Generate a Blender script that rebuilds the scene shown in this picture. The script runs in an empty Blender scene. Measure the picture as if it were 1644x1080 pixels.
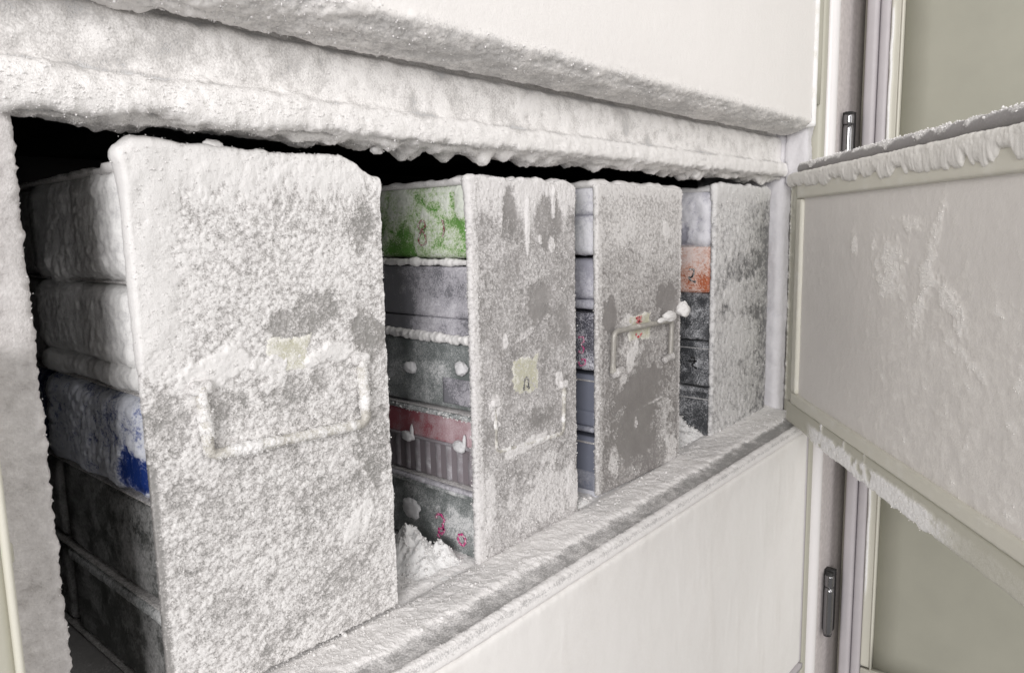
import bpy, math
import numpy as np
from mathutils import Matrix, Vector

rng = np.random.default_rng(7)
sc = bpy.context.scene
C = sc.collection

# ------------------------------------------------------------------ camera
R = np.array([[0.660, -0.751, -0.020], [0.119, 0.078, 0.990], [-0.742, -0.656, 0.141]])
U, _, Vt = np.linalg.svd(R); R = U @ Vt
cam_d = bpy.data.cameras.new('camera')
cam = bpy.data.objects.new('camera', cam_d); C.objects.link(cam)
M = Matrix.Identity(4)
for i in range(3):
    for j in range(3):
        M[i][j] = float(R[j][i])
M[0][3], M[1][3], M[2][3] = 0.0, -0.36, 0.24
cam.matrix_world = M
cam_d.sensor_width = 36; cam_d.lens = 1204.2 * 36 / 1644
cam_d.clip_start = 0.01; cam_d.clip_end = 50
cam_d.dof.use_dof = True; cam_d.dof.focus_distance = 0.62; cam_d.dof.aperture_fstop = 40
sc.camera = cam

# ------------------------------------------------------------------ light
w = bpy.data.worlds.new('World'); sc.world = w; w.use_nodes = True
w.node_tree.nodes['Background'].inputs[0].default_value = (1.0, 0.97, 0.955, 1)
w.node_tree.nodes['Background'].inputs[1].default_value = 0.28

def area(name, loc, target, size, sy, power, col):
    l = bpy.data.lights.new(name, 'AREA'); l.shape = 'RECTANGLE'; l.size = size; l.size_y = sy
    l.energy = power; l.color = col
    o = bpy.data.objects.new(name, l); C.objects.link(o); o.location = loc
    o.rotation_euler = (Vector(target) - Vector(loc)).to_track_quat('-Z', 'Y').to_euler()
    return o
area('window_light', (-1.75, -1.30, 0.70), (0.40, 0.0, 0.13), 1.0, 1.0, 50, (1.0, 0.975, 0.975))
area('ceiling_light', (0.30, -1.15, 1.05), (0.55, 0.0, 0.15), 0.8, 0.5, 5.0, (1.0, 0.97, 0.955))
area('room_light', (0.50, -1.7, 0.30), (0.60, 0.0, 0.1), 1.0, 1.0, 5.5, (1.0, 0.97, 0.955))
sc.view_settings.view_transform = 'Standard'; sc.view_settings.look = 'None'
sc.view_settings.exposure = 0.0; sc.view_settings.gamma = 1
sc.render.engine = 'CYCLES'
sc.cycles.use_denoising = True
sc.cycles.max_bounces = 6; sc.cycles.diffuse_bounces = 4; sc.cycles.transparent_max_bounces = 8

# ------------------------------------------------------------------ noise
PERM = np.random.default_rng(1).permutation(4096)
G = np.random.default_rng(2).normal(size=(4096, 3)); G /= np.linalg.norm(G, axis=1)[:, None]
JT = np.random.default_rng(3).random((4096, 3))

def _h(ix, iy, iz, s):
    a = PERM[(ix + s * 131) & 4095]
    a = PERM[(a + iy) & 4095]
    return PERM[(a + iz) & 4095]

def perlin(p, s=0):
    p = np.asarray(p, float)
    i = np.floor(p).astype(np.int64); f = p - i
    u = f * f * f * (f * (f * 6 - 15) + 10)
    out = np.zeros(len(p))
    for dx in (0, 1):
        wx = u[:, 0] if dx else 1 - u[:, 0]
        for dy in (0, 1):
            wy = u[:, 1] if dy else 1 - u[:, 1]
            for dz in (0, 1):
                wz = u[:, 2] if dz else 1 - u[:, 2]
                g = G[_h(i[:, 0] + dx, i[:, 1] + dy, i[:, 2] + dz, s)]
                d = g[:, 0] * (f[:, 0] - dx) + g[:, 1] * (f[:, 1] - dy) + g[:, 2] * (f[:, 2] - dz)
                out += wx * wy * wz * d
    return out * 1.6

def fbm(p, size, octs=3, s=0):
    """noise in about -1..1 whose largest features measure `size` metres"""
    o = 0; a = 1; t = 0
    for k in range(octs):
        o = o + a * perlin(p / size * 2 ** k + 17.3 * k, s + k); t += a; a *= 0.55
    return o / t * 1.5

def worley(p, size, s=0):
    q = p / size; i = np.floor(q).astype(np.int64); best = np.full(len(p), 9.0)
    for dx in (-1, 0, 1):
        for dy in (-1, 0, 1):
            for dz in (-1, 0, 1):
                c = i + np.array([dx, dy, dz])
                d = c + JT[_h(c[:, 0], c[:, 1], c[:, 2], s)] - q
                best = np.minimum(best, (d * d).sum(1))
    return np.sqrt(best)

def sstep(a, b, x):
    t = np.clip((x - a) / (b - a), 0, 1); return t * t * (3 - 2 * t)

def gran(p, s=0, a=0.0035):
    """puffy crystalline clumps, 0..1"""
    q = p + 0.0006 * np.stack([perlin(p / 0.002, 60), perlin(p / 0.002, 61), perlin(p / 0.002, 62)], 1)
    g1 = np.clip(1.25 - 1.3 * worley(q, a, s), 0, 1)
    g2 = np.clip(1.2 - 1.3 * worley(q, a * 0.45, s + 3), 0, 1)
    return np.clip(0.62 * g1 + 0.38 * g2 + 0.18 * perlin(p / (a * 0.25), s + 5), 0, 1)

# ------------------------------------------------------------------ objects
def thing(name, label, cat, loc, group=None):
    o = bpy.data.objects.new(name, None); C.objects.link(o); o.location = loc
    o.empty_display_size = 0.02
    o['label'] = label; o['category'] = cat
    if group: o['group'] = group
    return o

def world_loc(o):
    v = np.zeros(3)
    while o is not None:
        v += np.array(o.location); o = o.parent
    return v

def make(name, v, faces, mat, parent=None, frost=None, smooth=True, stuff=False):
    """v in scene coordinates; faces an (n,4) or (n,3) int array"""
    off = world_loc(parent)
    if parent is not None:
        ctr = np.zeros(3)
    v = np.asarray(v, np.float32)
    base = np.array([v[:, 0].mean(), v[:, 1].mean(), v[:, 2].min()])
    me = bpy.data.meshes.new(name)
    faces = np.asarray(faces, np.int32); k = faces.shape[1]
    me.vertices.add(len(v)); me.vertices.foreach_set('co', (v - base).astype(np.float32).ravel())
    me.loops.add(faces.size); me.loops.foreach_set('vertex_index', faces.ravel())
    me.polygons.add(len(faces))
    me.polygons.foreach_set('loop_start', np.arange(0, faces.size, k, dtype=np.int32))
    me.polygons.foreach_set('loop_total', np.full(len(faces), k, np.int32))
    me.polygons.foreach_set('use_smooth', np.full(len(faces), smooth, bool))
    me.update(calc_edges=True)
    at = me.attributes.new('frost', 'FLOAT', 'POINT')
    at.data.foreach_set('value', (np.zeros(len(v)) if frost is None else np.asarray(frost)).astype(np.float32))
    me.materials.append(mat)
    o = bpy.data.objects.new(name, me); C.objects.link(o)
    if parent is not None: o.parent = parent
    o.location = base - off
    if stuff: o['kind'] = 'stuff'
    return o

def axis(lo, hi, step):
    if np.isscalar(step):
        n = max(1, int(round((hi - lo) / step))); return np.linspace(lo, hi, n + 1)
    a = np.array(step, float); return a

def box_grid(lo, hi, step, r):
    """rounded box as a welded quad mesh; step: scalar or 3-tuple (scalar or array each)"""
    if np.isscalar(step): step = (step,) * 3
    ax = [axis(lo[i], hi[i], step[i]) for i in range(3)]
    P, F = [], []; n0 = 0
    for a in range(3):
        b, c = (a + 1) % 3, (a + 2) % 3
        for side in (0, 1):
            B, Cc = np.meshgrid(ax[b], ax[c], indexing='ij')
            p = np.zeros(B.shape + (3,)); p[..., a] = (lo, hi)[side][a]; p[..., b] = B; p[..., c] = Cc
            nb, nc = B.shape; idx = n0 + np.arange(nb * nc).reshape(nb, nc)
            q = np.stack([idx[:-1, :-1], idx[1:, :-1], idx[1:, 1:], idx[:-1, 1:]], -1).reshape(-1, 4)
            if side == 0: q = q[:, ::-1]
            P.append(p.reshape(-1, 3)); F.append(q); n0 += nb * nc
    P = np.concatenate(P); F = np.concatenate(F)
    key = np.round((P - np.array(lo)) * 1e6).astype(np.int64)
    key = key[:, 0] + key[:, 1] * 4000003 + key[:, 2] * 16000024000009 % (2 ** 61)
    _, first, inv = np.unique(key, return_index=True, return_inverse=True)
    P = P[first]; F = inv.reshape(-1)[F]
    r = min(r, min(hi[i] - lo[i] for i in range(3)) / 2 * 0.98)
    L, Hh = np.array(lo) + r, np.array(hi) - r
    q = np.clip(P, L, Hh); n = P - q; ln = np.linalg.norm(n, axis=1)
    n = n / np.maximum(ln, 1e-9)[:, None]
    return q + n * r, n, F

def fbox(name, lo, hi, step, r, mat, parent=None, fn=None, stuff=False):
    P, N, F = box_grid(lo, hi, step, r)
    fr = None
    if fn is not None:
        d, fr = fn(P, N)
        P = P + (N * d[:, None] if d.ndim == 1 else d)
    return make(name, P, F, mat, parent, fr, stuff=stuff)

def sweep(name, prof, xs, mat, parent=None, fn=None, step=0.0015, stuff=False):
    """closed (y, z) profile extruded along x"""
    pr = np.array(prof, float); pr = np.vstack([pr, pr[:1]])
    pts = [pr[0]]; fine = []
    for a, b in zip(pr[:-1], pr[1:]):
        n = max(1, int(np.ceil(np.linalg.norm(b - a) / step)))
        for k in range(n): fine.append(a + (b - a) * k / n)
    q = np.array(fine)
    for _ in range(3): q = 0.25 * np.roll(q, 1, 0) + 0.5 * q + 0.25 * np.roll(q, -1, 0)
    t = np.roll(q, -1, 0) - np.roll(q, 1, 0)
    n2 = np.stack([t[:, 1], -t[:, 0]], 1); n2 /= np.maximum(np.linalg.norm(n2, axis=1), 1e-9)[:, None]
    area2 = (q[:, 0] * np.roll(q[:, 1], -1) - np.roll(q[:, 0], -1) * q[:, 1]).sum()
    if area2 < 0: n2 = -n2
    m = len(q); k = len(xs)
    X = np.repeat(xs, m); P = np.stack([X, np.tile(q[:, 0], k), np.tile(q[:, 1], k)], 1)
    N = np.stack([0 * X, np.tile(n2[:, 0], k), np.tile(n2[:, 1], k)], 1)
    idx = np.arange(k * m).reshape(k, m)
    a = idx[:-1]; b = idx[1:]
    F = np.stack([a, np.roll(a, -1, 1), np.roll(b, -1, 1), b], -1).reshape(-1, 4)
    if area2 < 0: F = F[:, ::-1]
    c0 = P[:m].mean(0); c1 = P[-m:].mean(0)
    fr = None
    if fn is not None:
        d, fr = fn(P, N); P = P + (N * d[:, None] if d.ndim == 1 else d); fr = np.append(fr, [0.5, 0.5])
    P = np.vstack([P, c0, c1])
    e0 = np.stack([idx[0], np.roll(idx[0], -1), np.full(m, k * m), np.full(m, k * m)], 1)
    e1 = np.stack([np.roll(idx[-1], -1), idx[-1], np.full(m, k * m + 1), np.full(m, k * m + 1)], 1)
    # caps as triangles folded into quads need distinct corners: use triangle fan mesh instead
    e0, e1 = (e0[:, :3], e1[:, :3]) if area2 < 0 else (e0[:, 2::-1], e1[:, 2::-1])
    F3 = np.vstack([F[:, [0, 1, 2]], F[:, [0, 2, 3]], e0, e1])
    return make(name, P, F3, mat, parent, fr, stuff=stuff)

def tube(name, pts, r, mat, parent=None, fn=None, seg=14, step=0.002, corner=0.0, closed=False):
    pts = [np.array(p, float) for p in pts]
    if corner:
        out = [pts[0]]
        for a, b, c in zip(pts[:-2], pts[1:-1], pts[2:]):
            u = (a - b) / np.linalg.norm(a - b); v = (c - b) / np.linalg.norm(c - b)
            A, B = b + u * corner, b + v * corner
            for t in np.linspace(0, 1, 6): out.append((1 - t) ** 2 * A + 2 * t * (1 - t) * b + t * t * B)
        out.append(pts[-1]); pts = out
    fine = []
    for a, b in zip(pts[:-1], pts[1:]):
        n = max(1, int(round(np.linalg.norm(b - a) / step)))
        for k in range(n): fine.append(a + (b - a) * k / n)
    fine.append(pts[-1]); q = np.array(fine)
    T = np.gradient(q, axis=0); T /= np.linalg.norm(T, axis=1)[:, None]
    ref = np.array([0.13, 1.0, 0.07]) if abs(T[:, 1]).mean() < 0.7 else np.array([0.1, 0.05, 1.0])
    A = np.cross(T, ref); A /= np.linalg.norm(A, axis=1)[:, None]; B = np.cross(A, T)
    th = np.linspace(0, 2 * np.pi, seg, endpoint=False)
    N = (A[:, None] * np.cos(th)[None, :, None] + B[:, None] * np.sin(th)[None, :, None])
    rr = np.full(len(q), r) if np.isscalar(r) else np.interp(np.linspace(0, 1, len(q)), np.linspace(0, 1, len(r)), r)
    P = (q[:, None] + N * rr[:, None, None]).reshape(-1, 3); N = N.reshape(-1, 3)
    idx = np.arange(len(q) * seg).reshape(len(q), seg); a = idx[:-1]; b = idx[1:]
    F = np.stack([a, b, np.roll(b, -1, 1), np.roll(a, -1, 1)], -1).reshape(-1, 4)
    fr = None
    if fn is not None:
        d, fr = fn(P, N); P = P + (N * d[:, None] if d.ndim == 1 else d); fr = np.append(fr, [fr[0], fr[-1]])
    m = len(P); P = np.vstack([P, q[0], q[-1]])
    F3 = np.vstack([F[:, [0, 1, 2]], F[:, [0, 2, 3]],
                    np.stack([np.roll(idx[0], -1), np.full(seg, m), idx[0]], 1),
                    np.stack([idx[-1], np.full(seg, m + 1), np.roll(idx[-1], -1)], 1)])
    return make(name, P, F3[:, ::-1] if False else F3, mat, parent, fr)

def strokes(name, lines, frame, r, mat, parent):
    """handwriting: thin felt-pen strokes laid on a surface. frame = (origin, right, up, out)"""
    o, ri, up, out = [np.array(x, float) for x in frame]
    V, F = [], []; n0 = 0
    for ln in lines:
        L = np.array(ln, float)
        q = []
        for a, b in zip(L[:-1], L[1:]):
            for k in range(4): q.append(a + (b - a) * k / 4)
        q.append(L[-1]); q = np.array(q)
        for _ in range(2):
            q[1:-1] = 0.25 * q[:-2] + 0.5 * q[1:-1] + 0.25 * q[2:]
        t = np.gradient(q, axis=0); t /= np.maximum(np.linalg.norm(t, axis=1), 1e-9)[:, None]
        nn = np.stack([-t[:, 1], t[:, 0]], 1)
        wv = r * (0.8 + 0.35 * np.sin(np.arange(len(q)) * 1.7))
        for s, h in ((-1, 0), (-1, 1), (1, 1), (1, 0)):
            pp = q + nn * (s * wv)[:, None]
            V.append(o + pp[:, :1] * ri + pp[:, 1:] * up + out * (0.0003 * h))
        m = len(q)
        for k in range(4):
            a = n0 + k * m + np.arange(m - 1); b = n0 + ((k + 1) % 4) * m + np.arange(m - 1)
            F.append(np.stack([a, a + 1, b + 1, b], 1))
        n0 += 4 * m
    V = np.concatenate(V)
    fr = 0.35 + 0.45 * fbm(V, 0.002, 2, 44)
    return make(name, V, np.concatenate(F), mat, parent, fr)

# icosahedron for loose crystals
_g = (1 + 5 ** 0.5) / 2
ICO = np.array([[-1, _g, 0], [1, _g, 0], [-1, -_g, 0], [1, -_g, 0], [0, -1, _g], [0, 1, _g], [0, -1, -_g], [0, 1, -_g], [_g, 0, -1], [_g, 0, 1], [-_g, 0, -1], [-_g, 0, 1]], float) / 1.9
ICF = np.array([[0, 11, 5], [0, 5, 1], [0, 1, 7], [0, 7, 10], [0, 10, 11], [1, 5, 9], [5, 11, 4], [11, 10, 2], [10, 7, 6], [7, 1, 8], [3, 9, 4], [3, 4, 2], [3, 2, 6], [3, 6, 8], [3, 8, 9], [4, 9, 5], [2, 4, 11], [6, 2, 10], [8, 6, 7], [9, 8, 1]])

def crystals(src, n, size, mat, parent, name='frost_crystals', weight=None, seed=5, lo=0.35, where=None, out=0.2):
    """loose ice grains frozen to the surface of `src` where its frost is thick"""
    rg = np.random.default_rng(seed)
    me = src.data; nv = len(me.vertices)
    co = np.empty(nv * 3, np.float32); me.vertices.foreach_get('co', co); co = co.reshape(-1, 3).astype(float)
    no = np.empty(nv * 3, np.float32); me.vertex_normals.foreach_get('vector', no); no = no.reshape(-1, 3)
    fr = np.empty(nv, np.float32); me.attributes['frost'].data.foreach_get('value', fr)
    W = world_loc(src) + co
    ok = fr > lo
    if where is not None: ok &= where(W, no)
    pr = np.where(ok, fr, 0).astype(float)
    if weight is not None: pr = pr * weight(W, no)
    if pr.sum() <= 0: return None
    ids = rg.choice(nv, n, p=pr / pr.sum())
    s = size[0] * (size[1] / size[0]) ** (rg.random(n) ** 2.2)
    q = rg.normal(size=(n, 4)); q /= np.linalg.norm(q, axis=1)[:, None]
    a, b, c, d = q.T
    Rm = np.stack([1 - 2 * (c * c + d * d), 2 * (b * c - a * d), 2 * (b * d + a * c),
                   2 * (b * c + a * d), 1 - 2 * (b * b + d * d), 2 * (c * d - a * b),
                   2 * (b * d - a * c), 2 * (c * d + a * b), 1 - 2 * (b * b + c * c)], 1).reshape(-1, 3, 3)
    st = rg.uniform(0.55, 1.35, (n, 1, 3))
    base = ICO[None] * st * (1 + rg.uniform(-0.22, 0.22, (n, 12, 1)))
    P = np.einsum('nij,nkj->nki', Rm, base) * s[:, None, None] * 0.5
    P = P + (W[ids] + no[ids] * (s * out)[:, None] + rg.normal(size=(n, 3)) * 0.0004)[:, None]
    F = (ICF[None] + 12 * np.arange(n)[:, None, None]).reshape(-1, 3)
    return make(name, P.reshape(-1, 3), F, mat, parent, np.full(n * 12, 1.0), stuff=True)

# ------------------------------------------------------------------ materials
def frost_mat(name, base, metal=0.0, rough=0.5, cover=(0.86, 0.855, 0.85), speck=0.45, thin=(0.55, 0.55, 0.56),
              grain=0.0008, bump=0.5, alpha=1.0, var=None, varsize=0.03, brushed=False, spec=0.35, gain=1.0):
    m = bpy.data.materials.new(name); m.use_nodes = True
    nt = m.node_tree; N = nt.nodes; L = nt.links; bs = N['Principled BSDF']
    geo = N.new('ShaderNodeNewGeometry')
    def noise(size, detail=3, rough_=0.6, vec=None, dist=0.0):
        n = N.new('ShaderNodeTexNoise'); n.inputs['Scale'].default_value = 1 / size
        n.inputs['Detail'].default_value = detail; n.inputs['Roughness'].default_value = rough_
        n.inputs['Distortion'].default_value = dist
        L.new(vec if vec is not None else geo.outputs['Position'], n.inputs['Vector']); return n.outputs['Fac']
    def math_(op, a, b=None, c=None, clamp=False):
        n = N.new('ShaderNodeMath'); n.operation = op; n.use_clamp = clamp
        for i, x in enumerate((a, b, c)):
            if x is None: continue
            if isinstance(x, (int, float)): n.inputs[i].default_value = x
            else: L.new(x, n.inputs[i])
        return n.outputs[0]
    def mix(f, a, b):
        n = N.new('ShaderNodeMix'); n.data_type = 'RGBA'
        if isinstance(f, (int, float)): n.inputs[0].default_value = f
        else: L.new(f, n.inputs[0])
        for i, x in ((6, a), (7, b)):
            if isinstance(x, tuple): n.inputs[i].default_value = (*x, 1)
            else: L.new(x, n.inputs[i])
        return n.outputs[2]
    att = N.new('ShaderNodeAttribute'); att.attribute_name = 'frost'
    f = att.outputs['Fac']
    nf = noise(grain, 2, 0.65); nm = noise(grain * 6, 3, 0.6)
    x = math_('ADD', math_('MULTIPLY', f, gain), math_('MULTIPLY', math_('SUBTRACT', nf, 0.5), speck * 2.6))
    x = math_('ADD', x, math_('MULTIPLY', math_('SUBTRACT', nm, 0.5), speck * 0.9))
    ramp = N.new('ShaderNodeMapRange'); ramp.interpolation_type = 'SMOOTHSTEP'
    ramp.inputs[1].default_value = 0.12; ramp.inputs[2].default_value = 0.42; L.new(x, ramp.inputs[0])
    ramp2 = N.new('ShaderNodeMapRange'); ramp2.interpolation_type = 'SMOOTHSTEP'
    ramp2.inputs[1].default_value = 0.35; ramp2.inputs[2].default_value = 0.85; L.new(x, ramp2.inputs[0])
    bc = base
    if var is not None:
        vv = noise(varsize, 4, 0.65)
        mr = N.new('ShaderNodeMapRange'); mr.inputs[1].default_value = 0.35; mr.inputs[2].default_value = 0.65
        L.new(vv, mr.inputs[0]); bc = mix(mr.outputs[0], base, var)
    c1 = mix(ramp.outputs[0], bc, thin)
    c2 = mix(ramp2.outputs[0], c1, cover)
    L.new(c2, bs.inputs['Base Color'])
    inv = math_('SUBTRACT', 1.0, ramp.outputs[0])
    if metal: L.new(math_('MULTIPLY', inv, metal), bs.inputs['Metallic'])
    L.new(math_('ADD', math_('MULTIPLY', inv, rough - 0.85), 0.85), bs.inputs['Roughness'])
    bs.inputs['Specular IOR Level'].default_value = spec
    bp = N.new('ShaderNodeBump'); bp.inputs['Strength'].default_value = bump; bp.inputs['Distance'].default_value = grain * 0.85
    nb = noise(grain * 0.9, 3, 0.7)
    L.new(math_('ADD', math_('MULTIPLY', nb, math_('ADD', math_('MULTIPLY', ramp.outputs[0], 0.75), 0.25)),
                math_('MULTIPLY', nm, 1.2)), bp.inputs['Height'])
    L.new(bp.outputs[0], bs.inputs['Normal'])
    if alpha < 1:
        L.new(math_('ADD', math_('MULTIPLY', inv, alpha - 1), 1.0), bs.inputs['Alpha'])
    return m

def plain_mat(name, col, rough=0.5, metal=0.0, var=0.06, bump=0.15, size=0.02, spec=0.4):
    m = bpy.data.materials.new(name); m.use_nodes = True
    nt = m.node_tree; N = nt.nodes; L = nt.links; bs = N['Principled BSDF']
    geo = N.new('ShaderNodeNewGeometry')
    n = N.new('ShaderNodeTexNoise'); n.inputs['Scale'].default_value = 1 / size; n.inputs['Detail'].default_value = 5
    L.new(geo.outputs['Position'], n.inputs['Vector'])
    mr = N.new('ShaderNodeMix'); mr.data_type = 'RGBA'
    mr.inputs[6].default_value = (*[max(0, c * (1 - var)) for c in col], 1); mr.inputs[7].default_value = (*[c * (1 + var) for c in col], 1)
    L.new(n.outputs['Fac'], mr.inputs[0]); L.new(mr.outputs[2], bs.inputs['Base Color'])
    bs.inputs['Roughness'].default_value = rough; bs.inputs['Metallic'].default_value = metal
    bs.inputs['Specular IOR Level'].default_value = spec
    b = N.new('ShaderNodeBump'); b.inputs['Strength'].default_value = bump; b.inputs['Distance'].default_value = 0.0006
    n2 = N.new('ShaderNodeTexNoise'); n2.inputs['Scale'].default_value = 900; n2.inputs['Detail'].default_value = 2
    L.new(geo.outputs['Position'], n2.inputs['Vector']); L.new(n2.outputs['Fac'], b.inputs['Height']); L.new(b.outputs[0], bs.inputs['Normal'])
    return m

STEEL = frost_mat('frosted_steel', (0.33, 0.325, 0.315), metal=0.45, rough=0.42, speck=0.62, thin=(0.54, 0.525, 0.515), cover=(0.80, 0.79, 0.78), var=(0.42, 0.41, 0.40), grain=0.0009)
STEEL2 = frost_mat('frosted_steel_plate', (0.29, 0.28, 0.275), metal=0.25, rough=0.5, speck=0.5, thin=(0.52, 0.505, 0.50), cover=(0.76, 0.745, 0.74), var=(0.42, 0.405, 0.40), grain=0.0009)
RIME = frost_mat('rime', (0.55, 0.55, 0.55), speck=0.4, cover=(0.87, 0.855, 0.84), thin=(0.60, 0.585, 0.57), grain=0.0011, bump=0.7)
GASK = frost_mat('frosted_gasket', (0.34, 0.335, 0.33), speck=0.5, thin=(0.55, 0.54, 0.535), cover=(0.87, 0.855, 0.845), grain=0.0012)
CRYS = plain_mat('ice_grain', (0.78, 0.77, 0.76), 0.9, 0, 0.04, 0.2, spec=0.1)
LINER = plain_mat('freezer_liner', (0.05, 0.05, 0.05), 0.6, 0.2)  # near black so the colour carries the shade of the compartment
DOORW = frost_mat('white_door_face', (0.66, 0.64, 0.61), rough=0.6, speck=0.22, thin=(0.83, 0.81, 0.785), cover=(0.87, 0.855, 0.835), grain=0.0015, bump=0.10, var=(0.86, 0.83, 0.785), varsize=0.09)
CREAM = frost_mat('cream_plastic', (0.64, 0.625, 0.545), rough=0.4, speck=0.25, thin=(0.70, 0.69, 0.63), grain=0.001, bump=0.15)
CREAMD = frost_mat('olive_plastic', (0.50, 0.49, 0.415), rough=0.45, speck=0.25, thin=(0.60, 0.59, 0.53), grain=0.001, bump=0.15)
PANEL = frost_mat('inner_door_panel', (0.70, 0.675, 0.645), rough=0.5, speck=0.32, thin=(0.76, 0.735, 0.70), cover=(0.86, 0.84, 0.815), grain=0.0012, bump=0.28, var=(0.74, 0.715, 0.685), varsize=0.08)
OUTER = plain_mat('outer_door_liner', (0.365, 0.36, 0.30), 0.45, 0, 0.10, 0.2, 0.05)
LILAC = plain_mat('lilac_gasket', (0.50, 0.475, 0.49), 0.5, 0, 0.08, 0.1)
FACEM = plain_mat('cabinet_front', (0.60, 0.56, 0.55), 0.6, 0, 0.3, 0.3, 0.006)
CHROME = plain_mat('steel_pin', (0.30, 0.30, 0.31), 0.22, 1.0, 0.1, 0.05)
BEAD = plain_mat('white_bead', (0.82, 0.80, 0.80), 0.3, 0, 0.03, 0.05)
BLACK = plain_mat('dark_pin_end', (0.03, 0.03, 0.03), 0.5)
WIRE = frost_mat('handle_wire', (0.42, 0.405, 0.375), metal=0.3, rough=0.4, speck=0.4, thin=(0.55, 0.53, 0.48))
LABEL = frost_mat('paper_label', (0.57, 0.56, 0.43), rough=0.7, speck=0.8, thin=(0.60, 0.59, 0.50), cover=(0.78, 0.77, 0.72))
INKR = frost_mat('red_ink', (0.62, 0.06, 0.07), rough=0.6, speck=0.9, thin=(0.7, 0.3, 0.3), grain=0.0012)
INKP = frost_mat('pink_ink', (0.60, 0.03, 0.22), rough=0.6, speck=0.7, thin=(0.68, 0.2, 0.36), grain=0.0012)
INKD = frost_mat('dark_ink', (0.05, 0.055, 0.06), rough=0.6, speck=0.9, thin=(0.24, 0.23, 0.22), grain=0.0012)

# ------------------------------------------------------------------ frost recipes
def blob(P, cx, cz, rx, rz, rot=0.0, ax=(0, 2), warp=0.25, s=70):
    """soft-edged ragged patch, 1 inside .. 0 outside, in the plane of axes `ax`"""
    dx = P[:, ax[0]] - cx; dz = P[:, ax[1]] - cz
    c, sn = math.cos(rot), math.sin(rot)
    u = (dx * c + dz * sn) / rx; v = (-dx * sn + dz * c) / rz
    d = np.sqrt(u * u + v * v) + warp * fbm(P, 0.012, 3, s)
    return 1 - sstep(0.75, 1.1, d)

def frost_fn(t, amp=0.0016, g=0.0035, seed=0, floor=0.0):
    """t(P,N) = frost thickness 0..~2 -> displacement and coverage"""
    def fn(P, N):
        T = t(P, N)
        gr = gran(P, seed, g)
        edge = np.clip(T + 0.45 * (gr - 0.45), 0, None) * sstep(0.0, 0.35, T + 0.5 * gr - 0.15)
        edge = np.maximum(edge, 0)
        d = amp * np.minimum(edge, 1.0) * (0.35 + 0.9 * gr) + amp * 1.2 * np.clip(T - 1, 0, 3)
        fr = np.clip(edge * (0.45 + 0.75 * gr), 0, 1.2) + 0.35 * np.clip(T - 1, 0, 1)
        return d, fr + floor
    return fn

# =================================================================== FREEZER
fz = thing('freezer', 'open upright laboratory freezer with thick white frost on its frame and inner doors', 'freezer', (0.5, 0.2, -0.4))

# x samples that get coarser with distance from the camera
def xgrid(x0, x1, k=0.0021, mn=0.0009):
    xs = [x0]
    while xs[-1] < x1:
        xs.append(xs[-1] + max(mn, k * math.hypot(max(xs[-1], 0.05), 0.36)))
    xs[-1] = x1
    return np.array(xs)

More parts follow.
